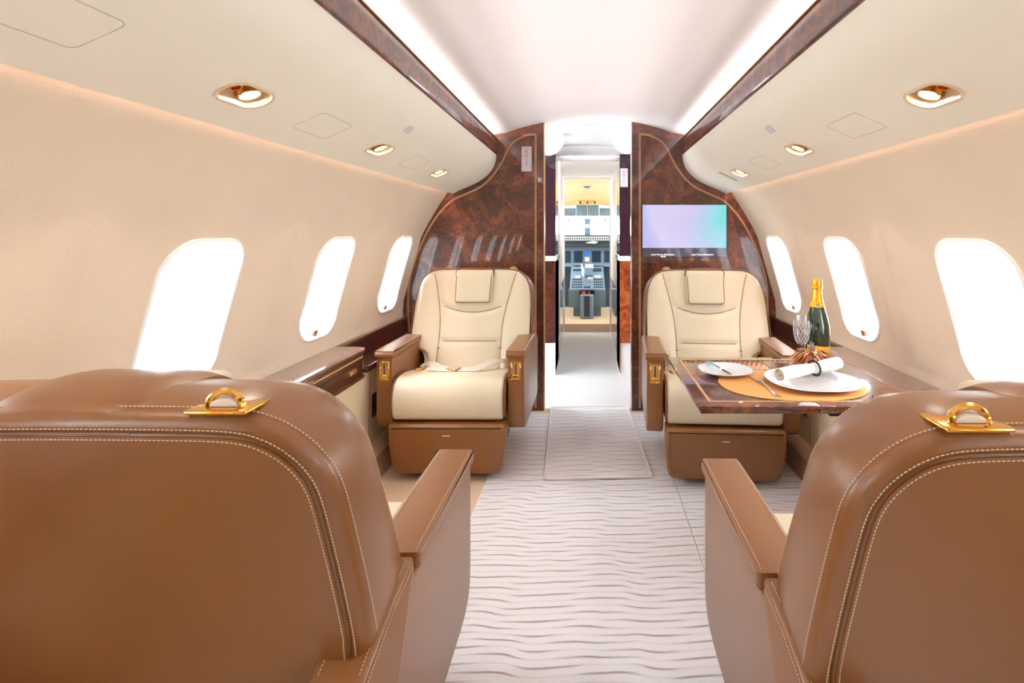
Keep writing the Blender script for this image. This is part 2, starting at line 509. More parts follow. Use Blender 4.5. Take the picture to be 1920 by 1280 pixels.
def holed(bm, S, y0, y1, s0, s1, yc, sc, outline, rings=10):
    """a patch of the surface with a hole of the given outline (dy, ds) round (yc, sc)"""
    N = len(outline); prev = None
    corner = {}
    for cy, cs in ((y1, s1), (y1, s0), (y0, s1), (y0, s0)):
        ca = math.atan2(cs - sc, cy - yc)
        i = min(range(N), key=lambda j: abs(math.remainder(math.atan2(outline[j][1], outline[j][0]) - ca, 2 * PI)))
        corner[i] = (cy - yc, cs - sc)
    for k in range(rings + 1):
        t = k / rings; ring = []
        for i_, (a, b) in enumerate(outline):
            if i_ in corner:
                ring.append(bm.verts.new(S.pos(yc + a + (corner[i_][0] - a) * t, sc + b + (corner[i_][1] - b) * t))); continue
            d = math.hypot(a, b); ux, uy = a / d, b / d
            R = min(((y1 - yc) / ux if ux > 1e-9 else 1e9), ((y0 - yc) / ux if ux < -1e-9 else 1e9),
                    ((s1 - sc) / uy if uy > 1e-9 else 1e9), ((s0 - sc) / uy if uy < -1e-9 else 1e9))
            r = d + (R - d) * t
            ring.append(bm.verts.new(S.pos(yc + ux * r, sc + uy * r)))
        if prev:
            for i in range(N): bm.faces.new((prev[i], prev[(i + 1) % N], ring[(i + 1) % N], ring[i]))
        prev = ring

# ------------------------------------------------------------------ side walls with windows
PITCH = 0.79
WIN_Y = [3.095 - PITCH * k for k in range(7)]
SW = {s: Surf(WALL, s) for s in (-1, 1)}
S0 = SW[1].s_at_z(0.64); S1 = SW[1].s_at_z(1.20)
SWC = (SW[1].s_at_z(0.668) + SW[1].s_at_z(1.107)) / 2
WHW, WHH, WRR = 0.165, (SW[1].s_at_z(1.107) - SW[1].s_at_z(0.668)) / 2, 0.105
OUTL = rrect(WHW, WHH, WRR, 10)
SIDE_NAME = {-1: 'left', 1: 'right'}
wno = 0
for s in (-1, 1):
    S = SW[s]; bm = B()
    yA = WIN_Y[-1] - PITCH / 2
    grid(bm, S, yA, Y_BULK + 0.02, 0, S0, 1, 14)
    grid(bm, S, yA, Y_BULK + 0.02, S1, S.L, 1, 60)
    for yc in WIN_Y:
        holed(bm, S, yc - PITCH / 2, yc + PITCH / 2, S0, S1, yc, SWC, OUTL, 9)
    bmesh.ops.remove_doubles(bm, verts=bm.verts[:], dist=1e-5)
    struct(link('wall_' + SIDE_NAME[s], bm, M['wall'], angle=60), 'beige curved cabin side wall on the %s with rounded windows' % SIDE_NAME[s])
    nin = S.inward(SWC)
    for k, yc in enumerate(WIN_Y):
        wno += 1
        w = empty('window_%d' % wno, S.pos(yc, SWC)); struct(w)
        def ring(inset, depth, flat):
            out = []
            c0 = S.pos(yc, SWC)
            for (a, b) in rrect(WHW - inset, WHH - inset, max(0.03, WRR - inset), 10):
                p = S.pos(yc + a, SWC + b)
                # flatten towards the plane through the window's centre as the reveal gets deeper
                off = (p - c0).dot(nin)
                p = p - nin * off * flat
                out.append(p - nin * depth)
            return out
        def rings_mesh(seq):
            b2 = B(); pr = None
            for a in seq:
                r = [b2.verts.new(p) for p in ring(*a)]
                if pr:
                    n = len(r)
                    for i in range(n): b2.faces.new((pr[i], pr[(i + 1) % n], r[(i + 1) % n], r[i]))
                pr = r
            return b2
        wpart('window_frame', rings_mesh([(-0.003, 0.004, 0), (-0.001, -0.004, 0), (0.006, -0.006, 0), (0.012, -0.002, 0.05), (0.0125, 0.022, 0.2), (0.020, 0.030, 0.3)]), M['white_plastic'], w)
        wpart('window_reveal', rings_mesh([(0.0205, 0.028, 0.3), (0.022, 0.05, 0.5), (0.028, 0.056, 0.6), (0.042, 0.115, 0.9), (0.05, 0.125, 1.0), (0.056, 0.118, 1.0), (0.062, 0.135, 1.0)]), M['white_plastic'], w)
        b2 = B(); b2.faces.new([b2.verts.new(p) for p in ring(0.06, 0.133, 1.0)])
        wpart('window_pane', b2, M['glass'], w)
        # brass shade pull at the foot of the frame
        b2 = B()
        pc = S.pos(yc + 0.0, SWC - WHH + 0.022) - nin * 0.012
        tdir = (S.pos(yc, SWC + 0.02) - S.pos(yc, SWC - 0.02)).normalized()
        def xf(c, pc=pc, tdir=tdir): return pc + Vector((0, 1, 0)) * c.x + tdir * c.z + nin * c.y
        box(b2, -0.013, 0.013, -0.004, 0.008, -0.013, 0.013, 0.002, 1, xf)
        wpart('shade_pull', b2, M['bronze'], w)
        area('window_portal', S.pos(yc, SWC) - nin * 0.14, nin, 0.42, 0.36, 1, portal=True)

# ------------------------------------------------------------------ overhead panels, wood bands, ceiling
PSU_Y = [2.67 - 0.75 * k for k in range(6)]
VS = {s: Surf(VAL, s) for s in (-1, 1)}
def val_s(x):
    S = VS[1]; return S.c[min(range(len(S.p)), key=lambda i: abs(S.p[i][0] - x))]
PS = (val_s(0.717) + val_s(0.79)) / 2
PSU_OUT = rrect(0.0735, 0.040, 0.039, 8)
def psu_side(s, n):
    S = VS[s]; bm = B()
    a0, a1 = val_s(0.66), val_s(0.82)
    ya, yb = PSU_Y[-1] - 0.375, PSU_Y[0] + 0.375
    grid(bm, S, Y_REAR, ya, 0, S.L, 1, 44)
    grid(bm, S, ya, Y_BULK + 0.01, 0, a0, 1, 22)
    grid(bm, S, ya, Y_BULK + 0.01, a1, S.L, 1, 8)
    grid(bm, S, yb, Y_BULK + 0.01, a0, a1, 1, 14)
    for yc in PSU_Y: holed(bm, S, yc - 0.375, yc + 0.375, a0, a1, yc, PS, PSU_OUT, 8)
    bmesh.ops.remove_doubles(bm, verts=bm.verts[:], dist=1e-5)
    # folded lip that hides the strip light
    lip = [(0.864, 1.374), (0.868, 1.378), (0.867, 1.384), (0.860, 1.388), (0.80, 1.43), (0.72, 1.50), (0.66, 1.60), (0.65, 1.66)]
    g0 = [bm.verts.new((s * x, Y_REAR, z)) for x, z in lip]; g1 = [bm.verts.new((s * x, Y_BULK + 0.01, z)) for x, z in lip]
    for i in range(len(lip) - 1): bm.faces.new((g0[i], g1[i], g1[i + 1], g0[i + 1]))
    o = struct(link('trim_%d' % n, bm, M['valance'], angle=50), 'cream overhead panel along the %s side' % SIDE_NAME[s])
    # hairline joints of the drop-out hatches
    for yc in (1.51, 2.29, 0.73):
        b2 = B()
        pts = []
        for (dy, ds) in rrect(0.09, (val_s(0.797) - val_s(0.71)) / 2, 0.012, 4):
            sm = (val_s(0.797) + val_s(0.71)) / 2
            pts.append(S.pos(yc + dy, sm + ds) + S.inward(sm) * 0.0003)
        tube(b2, pts, 0.0008, 5, closed=True)
        h = link('hatch_joint', b2, mat('hatch_joint_line', srgb(196, 190, 176), 0.8), o)
    return o
panel = {-1: psu_side(-1, 1), 1: psu_side(1, 2)}

PSU_LABEL = {(-1, 0): 'small gold reading light on the left overhead panel nearest the bulkhead',
             (-1, 1): 'gold reading light in the middle of the left overhead panel',
             (-1, 2): 'large oval gold reading light and air nozzle nearest the camera, left overhead panel',
             (1, 0): 'small gold reading light on the right overhead panel nearest the bulkhead',
             (1, 1): 'gold reading light in the middle of the right overhead panel',
             (1, 2): 'large oval gold reading light and air nozzle nearest the camera, right overhead panel'}
def psu(s, k):
    S = VS[s]; yc = PSU_Y[k]; nin = S.inward(PS); c = S.pos(yc, PS)
    t = empty('reading_light', c)
    tag(t, PSU_LABEL.get((s, k), 'gold reading light in the overhead panel behind the camera, %s side' % SIDE_NAME[s]), 'reading light', 'overhead reading lights')
    sx = (S.pos(yc, PS + 0.02) - S.pos(yc, PS - 0.02)).normalized()
    def loc(dy, ds, d): return c + Vector((0, 1, 0)) * dy + sx * ds - nin * d
    def rings(seq):
        b2 = B(); pr = None
        for ins, d in seq:
            r = []
            for (a, b) in rrect(0.0735 - ins, 0.040 - ins, 0.039 - ins, 8):
                p = S.pos(yc + a, PS + b); off = (p - c).dot(nin)
                r.append(b2.verts.new(p - nin * (off * min(1, max(0, d / 0.02)) + d)))
            if pr:
                for i in range(len(r)): b2.faces.new((pr[i], pr[(i + 1) % len(r)], r[(i + 1) % len(r)], r[i]))
            pr = r
        return b2, pr
    b2, _ = rings([(-0.002, 0.002), (-0.001, -0.0025), (0.002, -0.0035), (0.006, -0.002), (0.008, 0.004)])
    wpart('rim', b2, M['champagne'], t)
    b2, last = rings([(0.0075, 0.003), (0.010, 0.018), (0.016, 0.03), (0.024, 0.034)])
    b2.faces.new(last)
    wpart('bowl', b2, M['tangold'], t)
    def disc_stack(dy, ds, prof, n=24, tilt=0):
        b3 = B(); pr = None
        for r, d in prof:
            rg = [b3.verts.new(loc(dy + r * math.cos(2 * PI * i / n), ds + r * math.sin(2 * PI * i / n), d)) for i in range(n)]
            if pr:
                for i in range(n): b3.faces.new((pr[i], pr[(i + 1) % n], rg[(i + 1) % n], rg[i]))
            pr = rg
        b3.faces.new(pr)
        return b3
    lp = wpart('lamp_ring', disc_stack(0.026, 0.004, [(0.024, 0.032), (0.024, 0.012), (0.0215, 0.010), (0.0205, 0.013)]), M['gold'], t)
    link('lens', disc_stack(0.026, 0.004, [(0.0204, 0.0125), (0.019, 0.0105), (0.012, 0.0095)]), M['lamp'], lp)
    nz = wpart('air_nozzle', disc_stack(-0.034, -0.004, [(0.018, 0.032), (0.018, 0.014), (0.014, 0.008), (0.009, 0.008), (0.008, 0.02)]), M['gold'], t)
    l = bpy.data.lights.new('reading_lamp_beam', 'SPOT'); l.energy = 3; l.color = (1, 0.9, 0.78); l.spot_size = math.radians(100); l.spot_blend = 0.6
    l.shadow_soft_size = 0.02
    lo = bpy.data.objects.new('reading_lamp_beam', l); COL.objects.link(lo)
    lo.location = loc(0.026, 0.004, 0.004); lo.rotation_euler = nin.to_track_quat('-Z', 'Y').to_euler()
for s in (-1, 1):
    for k in range(4): psu(s, k)

for s in (-1, 1):
    # white placard stuck to the overhead panel, and an air slot near the right bulkhead
    S = VS[s]; ss = val_s(0.645); nin = S.inward(ss); c = S.pos(1.9, ss)
    sx = (S.pos(0, ss + 0.01) - S.pos(0, ss - 0.01)).normalized(); b2 = B()
    poly = rrect(0.026, 0.017, 0.009, 4)
    prism(b2, poly, lambda p: c + Vector((0, p[0], 0)) + sx * p[1] + nin * 0.0003, lambda p: c + Vector((0, p[0], 0)) + sx * p[1] + nin * 0.0025)
    tag(link('placard', b2, M['sign_white']), 'small blank white placard on the %s cream overhead panel' % SIDE_NAME[s], 'sign')
S = VS[1]; ss = val_s(0.73); nin = S.inward(ss); sx = (S.pos(0, ss + 0.01) - S.pos(0, ss - 0.01)).normalized(); c = S.pos(2.86, val_s(0.745)); b2 = B()
poly = rrect(0.016, 0.055, 0.015, 5)
prism(b2, poly, lambda p: c + Vector((0, p[0], 0)) + sx * p[1] - nin * 0.0005, lambda p: c + Vector((0, p[0], 0)) + sx * p[1] + nin * 0.003, 0.001, 1)
tag(link('air_outlet', b2, M['tangold']), 'slim beige air outlet on the right overhead panel near the bulkhead', 'vent')

for n, s in ((3, -1), (4, 1)):
    bm = B()
    prof = catmull([(0.594, 1.620, 0), (0.583, 1.624, 0), (0.578, 1.645, 0), (0.577, 1.67, 0), (0.578, 1.695, 0), (0.583, 1.714, 0), (0.590, 1.717, 0), (0.598, 1.712, 0), (0.60, 1.66, 0)], 4)
    poly = [(p[0], p[1]) for p in prof]
    prism(bm, poly, lambda p: (s * p[0], Y_REAR, p[1]), lambda p: (s * p[0], Y_BULK + 0.005, p[1]))
    o = struct(link('trim_%d' % n, bm, M['burl'], angle=50), 'glossy burl wood band along the %s edge of the ceiling' % SIDE_NAME[s])
    b2 = B()
    box(b2, *(sorted((s * 0.5775, s * 0.589))), Y_REAR, Y_BULK, 1.7165, 1.7195)
    link('band_edge', b2, M['gold_satin'], o)

bm = B()
cp = [Vector(p) for p in catmull([(a, b, 0) for a, b in CEIL], 5)]
full = [(-p[0], p[1]) for p in cp] + [(p[0], p[1]) for p in reversed(cp[:-1])]
g = [[bm.verts.new((x, y, z)) for x, z in full] for y in (Y_REAR, 4.42)]
for i in range(len(full) - 1): bm.faces.new((g[0][i], g[1][i], g[1][i + 1], g[0][i + 1]))
struct(link('ceiling', bm, M['ceiling'], angle=30), 'white arched cabin ceiling')
bm = B()
g2 = [bm.verts.new((x * 1.6, 4.425, max(z, 1.768))) for x, z in full]
g3 = [bm.verts.new((x * 1.6, 4.50, 1.772 - 0.010 * (x / 0.64) ** 2)) for x, z in full]
g4 = [bm.verts.new((x * 1.6, 4.71, 1.768 - 0.010 * (x / 0.64) ** 2)) for x, z in full]
g5 = [bm.verts.new((x * 0.45, 4.7105, 1.768 - 0.012 * (x / 0.64) ** 2)) for x, z in full]
g6 = [bm.verts.new((x * 0.5, 6.12, 1.752 - 0.014 * (x / 0.64) ** 2)) for x, z in full]
for A, C in ((g2, g3), (g3, g4), (g5, g6)):
    for i in range(len(full) - 1): bm.faces.new((A[i], C[i], C[i + 1], A[i + 1]))
struct(link('ceiling_passage', bm, M['ceiling'], angle=30), 'lower white ceiling of the passage to the cockpit')

# ------------------------------------------------------------------ floor
bm = B(); box(bm, -1.3, 1.3, Y_REAR - 0.1, 3.42, -0.06, 0.0)
struct(link('floor', bm, M['carpet_side']), 'beige cabin floor beside the aisle carpet')
bm = B(); box(bm, -1.3, 1.3, 3.42, 6.08, -0.06, 0.002)
struct(link('floor_vestibule', bm, M['vest_floor']), 'bright pale floor of the entrance vestibule')
bm = B(); box(bm, -0.47, 0.383, Y_REAR, 3.33, 0.0, 0.006, 0.002, 1)
ac = tag(link('aisle_carpet', bm, M['carpet']), 'pale aisle carpet with wavy brown furrows running between the four seats', 'carpet')
b2 = B()
for x in (-0.467, 0.380): tube(b2, [(x, Y_REAR, 0.0035), (x, 3.33, 0.0035)], 0.003, 6)
link('hem', b2, M['carpet_hem'], ac)
bm = B(); box(bm, 0.3845, 1.0, Y_REAR, 3.33, 0.0, 0.005, 0.002, 1)
tag(link('side_carpet', bm, M['carpet']), 'strip of wavy carpet under the right hand seats', 'carpet')
# loose runner at the threshold, turned a little
t = empty('entrance_mat', (0.021, 2.915, 0.0068), math.radians(2.45))
tag(t, 'loose rectangular wavy mat with a pale bound edge lying before the vestibule', 'mat')
bm = B(); box(bm, -0.247, 0.247, -0.495, 0.495, 0.0, 0.010, 0.003, 2); link('pile', bm, M['carpet'], t)
b2 = B(); tube(b2, [(x, y, 0.008) for x, y in rrect(0.244, 0.492, 0.012, 3)], 0.0055, 6, closed=True); link('binding', b2, M['carpet_hem'], t)

# ------------------------------------------------------------------ forward bulkheads
def bulk_outline(side, xin):
    out = [(xin, 0.0)]
    cpz = [(p[0], p[1]) for p in cp]
    top = [(x, z + 0.006) for x, z in reversed(cpz) if 0.6 > x > abs(xin)]
    zin = None
    for (x0, z0), (x1, z1) in zip(cpz, cpz[1:]):
        if x0 >= abs(xin) >= x1: zin = z1 + (z0 - z1) * (abs(xin) - x1) / (x0 - x1)
    out.append((xin, zin + 0.006))
    out += [(side * x, z) for x, z in top]
    W = [(p[0], p[1]) for p in SW[1].p if p[1] < 1.70 and p[0] > 0.5]
    out += [(side * (x + 0.012), z) for x, z in reversed(W) if z > 0]
    out += [(side * 1.05, 0.0)]
    return out
INL = [(995, 120), (930, 125), (850, 165), (800, 225), (760, 310), (700, 400), (640, 465), (580, 505), (480, 550), (400, 590), (320, 670), (250, 770), (190, 890), (140, 1020), (105, 1150), (95, 1270), (97, 1420), (110, 1560)]
INL = [((740 + a / 3.763 - VU) * Y_BULK / F, CAMZ - (220 + b / 3.763 - VV) * Y_BULK / F) for a, b in INL]
bulk = {}
for s, xin in ((-1, -0.287), (1, 0.267)):
    bm = B()
    prism(bm, bulk_outline(s, xin), lambda p: (p[0], Y_BULK, p[1]), lambda p: (p[0], Y_BULK + 0.045, p[1]))
    o = struct(link('wall_front_' + SIDE_NAME[s], bm, M['burl'], angle=30), 'glossy burl wood forward bulkhead on the %s of the aisle' % SIDE_NAME[s])
    bulk[s] = o
    b2 = B()
    pts = [Vector((x if s < 0 else -x - 0.02, Y_BULK - 0.0006, z)) for x, z in INL]
    crv = catmull(pts[1:], 6)
    rope(b2, crv, (0, -1, 0))
    c0 = pts[0]; c1 = pts[1]
    rope(b2, [c1, c0], (0, -1, 0))
    rope(b2, [c0, Vector((c0.x, c0.y, 0.02))], (0, -1, 0))
    link('rope_inlay', b2, M['inlay'], o)
    b2 = B(); box(b2, xin - 0.003, xin + 0.003, Y_BULK - 0.002, Y_BULK + 0.047, 0.0, 1.828)
    link('edge_trim', b2, M['gold_satin'] if s < 0 else M['chrome'], o)

# EXIT sign on the left bulkhead, letters stacked
def exit_sign(name, label, c, w, h, faceY):
    t = wempty(name, c); tag(t, label, 'sign')
    b2 = B(); box(b2, c[0] - w / 2, c[0] + w / 2, faceY - 0.006, faceY - 0.0005, c[2] - h / 2, c[2] + h / 2, 0.0015, 1)
    wpart('panel', b2, M['sign_white'], t)
    step = h * 0.175
    for i, ch in enumerate('EXIT'):
        text_mesh('letter', ch, h * 0.19, M['red_ink'], t, Vector((c[0], faceY - 0.0066, c[2] + h * 0.02 + (1.5 - i) * step)), FACE_CAM)
exit_sign('exit_sign', 'white upright EXIT sign with red letters on the left wood bulkhead', (px(987.5, 298, Y_BULK).x, Y_BULK, px(987, 298, Y_BULK).z), 0.064, 0.158, Y_BULK)
p = px(1011.5, 337, Y_BULK); t = wempty('small_placard', p); tag(t, 'tiny white placard below the EXIT sign at the edge of the left bulkhead', 'sign')
b2 = B(); box(b2, p.x - 0.0095, p.x + 0.0095, Y_BULK - 0.004, Y_BULK - 0.0005, p.z - 0.0125, p.z + 0.0125); wpart('panel', b2, M['sign_white'], t)
b2 = B(); box(b2, p.x - 0.0015, p.x + 0.0015, Y_BULK - 0.0046, Y_BULK - 0.004, p.z - 0.006, p.z + 0.006); wpart('mark', b2, M['black'], t)

# cabin monitor let into the right bulkhead
a, b = px(1204.5, 384, Y_BULK), px(1361.5, 481.5, Y_BULK)
t = wempty('monitor', ((a.x + b.x) / 2, Y_BULK, b.z)); tag(t, 'flat screen on the right wood bulkhead glowing lilac and turquoise', 'monitor')
b2 = B(); box(b2, a.x - 0.003, b.x + 0.003, Y_BULK - 0.006, Y_BULK - 0.0005, b.z - 0.002, a.z + 0.003, 0.0015, 1); wpart('bezel', b2, M['black'], t)
zs = px(0, 464.5, Y_BULK).z
b2 = B(); vs = [b2.verts.new(q) for q in ((a.x, Y_BULK - 0.0066, zs), (b.x, Y_BULK - 0.0066, zs), (b.x, Y_BULK - 0.0066, a.z), (a.x, Y_BULK - 0.0066, a.z))]; b2.faces.new(vs)
wpart('screen', b2, M['display'], t)
b2 = B(); vs = [b2.verts.new(q) for q in ((a.x, Y_BULK - 0.0066, b.z), (b.x, Y_BULK - 0.0066, b.z), (b.x, Y_BULK - 0.0066, zs), (a.x, Y_BULK - 0.0066, zs))]; b2.faces.new(vs)
wpart('caption_bar', b2, mat('caption_bar', srgb(70, 66, 84), rough=0.08, coat=0.6, emit=srgb(70, 66, 84), emit_str=0.1), t)
TXT = mat('lit_caption', (1, 1, 1, 1), emit=(1, 1, 1, 1), emit_str=0.6)
for body, u, v in (('Local Time at Destination', 1242.5, 477), ('00:00', 1243, 480.8), ('Local Time at Departure', 1316.5, 477)):
    q = px(u, v, Y_BULK); text_mesh('caption', body, 0.0142, TXT, t, Vector((q.x, Y_BULK - 0.0072, q.z)), FACE_CAM)

# ------------------------------------------------------------------ rear closing bulkhead (behind the camera, seen only in reflections; set close and dark to cut light from there)
bm = B(); box(bm, -1.25, 1.25, Y_REAR - 0.06, Y_REAR, 0, 1.96)
struct(link('wall_rear', bm, M['burl_dark']), 'dark wood rear bulkhead, set close to cut light from behind')

# ------------------------------------------------------------------ lower side panels and ledges
LEDGE_END = 2.46
for s in (-1, 1):
    bm = B()
    poly = [(1.03, 0.48), (1.035, 0.13), (1.0, 0.125), (0.968, 0.09), (0.958, 0.0), (1.08, 0.0), (1.14, 0.3), (1.16, 0.48)]
    prism(bm, [(1.03, 0.48), (1.035, 0.10), (1.11, 0.10), (1.15, 0.3), (1.17, 0.48)], lambda p: (s * p[0], Y_REAR, p[1]), lambda p: (s * p[0], Y_BULK, p[1]))
    o = struct(link('baseboard_' + SIDE_NAME[s], bm, M['dado'], angle=30), 'cream lower side panel along the %s wall' % SIDE_NAME[s])
    b2 = B()
    prism(b2, [(1.036, 0.13), (1.005, 0.126), (0.975, 0.10), (0.96, 0.0), (1.05, 0.0), (1.08, 0.13)], lambda p: (s * p[0], Y_REAR, p[1]), lambda p: (s * p[0], Y_BULK, p[1]))
    link('carpet_kick', b2, M['kick'], o)
    b2 = B()
    for yy in (2.50, 1.6, 0.8): tube(b2, [(s * 1.0297, yy, 0.47), (s * 1.0347, yy, 0.14)], 0.0015, 5)
    link('panel_joint', b2, M['piping'], o)
    # ledge
    t = wempty('side_ledge', (s * 1.1, 1.0, 0.475))
    tag(t, 'glossy burl wood ledge under the windows on the %s side' % SIDE_NAME[s], 'ledge')
    def seg_out(x):      # plan outline: rounded inboard corner at the forward end
        return x
    XI = 1.018
    plan = [(1.175, Y_REAR), (XI, Y_REAR), (XI, LEDGE_END - 0.05), (XI + 0.006, LEDGE_END - 0.022), (XI + 0.022, LEDGE_END - 0.006), (XI + 0.05, LEDGE_END), (1.175, LEDGE_END)]
    b2 = B(); prism(b2, plan, lambda p: (s * p[0], p[1], 0.585), lambda p: (s * p[0], p[1], 0.602), 0.004, 2)
    wpart('top', b2, M['burl'], t, angle=50)
    plan2 = [(x + 0.006 if x < 1.1 else x, y - 0.006 if y > 2 else y) for x, y in plan]
    b2 = B(); prism(b2, plan2, lambda p: (s * p[0], p[1], 0.480), lambda p: (s * p[0], p[1], 0.5845)); bodyo = wpart('body', b2, M['burl_dark'], t, angle=50)
    b2 = B(); prism(b2, plan, lambda p: (s * p[0], p[1], 0.470), lambda p: (s * p[0], p[1], 0.4795), 0.002, 1); wpart('base_rail', b2, M['burl_dark'], t, angle=50)
    b2 = B(); rope(b2, [(s * (XI + 0.0052), 0.2, 0.568), (s * (XI + 0.0052), LEDGE_END - 0.05, 0.568)], (-s, 0, 0), 0.0035, 0.011, 0.001); wpart('rope_inlay', b2, M['inlay'], t)
    b2 = B(); box(b2, *sorted((s * (XI + 0.0035), s * (XI + 0.008))), 0.25, LEDGE_END - 0.13, 0.5435, 0.5455); wpart('lid_joint', b2, M['black'], t)
    b2 = B(); box(b2, *sorted((s * (XI - 0.001), s * (XI + 0.008))), LEDGE_END - 0.19, LEDGE_END - 0.12, 0.512, 0.532, 0.003, 2); wpart('latch', b2, M['gold_satin'], t)
    b2 = B()
    for k in range(3): 
        for j in range(2): lathe(b2, [(0.0035, 0.602), (0.003, 0.6045), (0.0, 0.605)], (s * (1.075 + j * 0.012), LEDGE_END - 0.12 + k * 0.014, 0), 8)
    wpart('button', b2, M['chrome'], t)
    # recessed well beside the forward seat
    t = wempty('ledge_well', (s * 1.1, 2.9, 0.48)); tag(t, 'dark recessed wood shelf on the %s between ledge and bulkhead' % SIDE_NAME[s], 'shelf')
    b2 = B(); box(b2, *sorted((s * 1.02, s * 1.17)), LEDGE_END + 0.002, Y_BULK, 0.482, 0.50, 0.003, 1); wpart('shelf_board', b2, M['burl_dark'], t)
    b2 = B(); box(b2, *sorted((s * 1.163, s * 1.172)), LEDGE_END + 0.002, Y_BULK, 0.50, 0.585); wpart('back_panel', b2, M['burl_dark'], t)
    b2 = B(); box(b2, *sorted((s * 1.148, s * 1.176)), LEDGE_END + 0.002, Y_BULK, 0.585, 0.602, 0.004, 2); wpart('top_rail', b2, M['burl_dark'], t)
    b2 = B(); box(b2, *sorted((s * 1.018, s * 1.032)), LEDGE_END + 0.002, Y_BULK, 0.5002, 0.512, 0.004, 2); wpart('front_rail', b2, M['burl'], t)
    # dark socket plate on the cream panel beside the forward seat
    b2 = B(); box(b2, *sorted((s * 1.0275, s * 1.0355)), 2.53, 2.60, 0.25, 0.36, 0.002, 1)
    so = tag(link('socket_plate', b2, mat('socket_plate', srgb(60, 48, 40), 0.4)), 'dark socket plate low on the %s cream side panel' % SIDE_NAME[s], 'socket')

# ------------------------------------------------------------------ seats
def yf(z): return 0.415 + (z - 0.56) * 0.444
def yr(z): return 0.60 + (z - 0.55) * 0.30
WB = 0.336
def side_w(z):
    P = [(0.30, 0.235), (0.455, 0.24), (0.485, 0.252), (0.502, 0.285), (0.518, 0.318), (0.535, WB - 0.001), (0.60, WB), (0.65, WB - 0.002), (0.70, WB - 0.005), (0.74, WB - 0.008), (0.80, WB - 0.010)]
    if z <= P[0][0]: return P[0][1]
    for (a, b), (c, d) in zip(P, P[1:]):
        if z <= c:
            t = (z - a) / (c - a); return b + (d - b) * t
    return P[-1][1]
ZT = 0.91
TAPER = 1.0
LIFT = 0.028
def fz(z, f=0.0): return z + LIFT * (1 - min(1.0, max(0.0, f))) * max(0.0, (z - 0.72) / (ZT - 0.72)) ** 1.5
CR = 0.120
def ztop(x):
    d = min(CR, max(0.0, abs(x) - (WB - 0.010 - CR)))
    return ZT - CR + math.sqrt(max(0.0, CR * CR - d * d)) - 0.006 * (x / WB) ** 2
def back_outline():
    RB, ZB = 0.042, 0.497
    right = [(0.10, ZB), (0.22, ZB)]
    for k in range(0, 9):
        a = -PI / 2 + k / 8 * PI / 2
        right.append((side_w(ZB + RB) - RB + RB * math.cos(a), ZB + RB + RB * math.sin(a)))
    right += [(side_w(z), z) for z in (0.57, 0.60, 0.65, 0.70, 0.74)]
    top = []
    for k in range(0, 15):
        a = k / 14 * PI / 2
        x = WB - 0.010 - CR + CR * math.cos(a)
        top.append((x, ZT - CR + CR * math.sin(a) - 0.006 * (x / WB) ** 2))
    for k in range(1, 9):
        x = (WB - 0.010 - CR) * (1 - k / 8)
        top.append((x, ztop(x)))
    half = right + top
    for _ in range(4):
        half = half[:1] + [((a[0] + 2 * b[0] + c[0]) / 4, (a[1] + 2 * b[1] + c[1]) / 4) for a, b, c in zip(half, half[1:], half[2:])] + half[-1:]
    return half + [(-x, z) for x, z in reversed(half[:-1])]
def inset_poly(poly, d):
    n = len(poly); out = []
    for i in range(n):
        a = Vector(poly[i - 1]); b = Vector(poly[i]); c = Vector(poly[(i + 1) % n])
        t1 = (b - a).normalized(); t2 = (c - b).normalized()
        n1 = Vector((-t1.y, t1.x)); n2 = Vector((-t2.y, t2.x))
        m = (n1 + n2); m = m.normalized() if m.length > 1e-6 else n1
        k = max(0.5, m.dot(n1))
        out.append(tuple(b + m * (d / k)))
    return out
OUT = back_outline()     # counter-clockwise seen from the front (x right, z up)
def xs(z): return 0.166 + 0.091 * max(0, (z - 0.55) / 0.38) ** 2
def smile(x): return 0.687 + 0.029 * (x / 0.15) ** 2
def front_y(x, z):
    """cream face of the backrest"""
    w = side_w(z) - 0.026 * TAPER if z < 0.76 else WB - 0.010 - 0.024 * TAPER
    y = yf(z) + 0.002
    e = xs(z); ax = abs(x)
    edge = min(1, max(0, (w - ax) / 0.03)) * min(1, max(0, (ztop(x) - 0.022 * TAPER - z) / 0.03))
    if ax > e:
        t = min(1, (ax - e) / max(0.01, (w - e)))
        y -= 0.022 * math.sin(PI * t) ** 0.8 * edge if t < 1 else 0
    else:
        q = abs(z - smile(x)); q2 = abs(z - 0.542)
        y -= edge * (0.012 * min(1, (e - ax) / 0.03) ** 0.5 * min(1, (q / 0.025)) ** 0.5 * min(1, (q2 / 0.025)) ** 0.5 - 0.004)
    return y

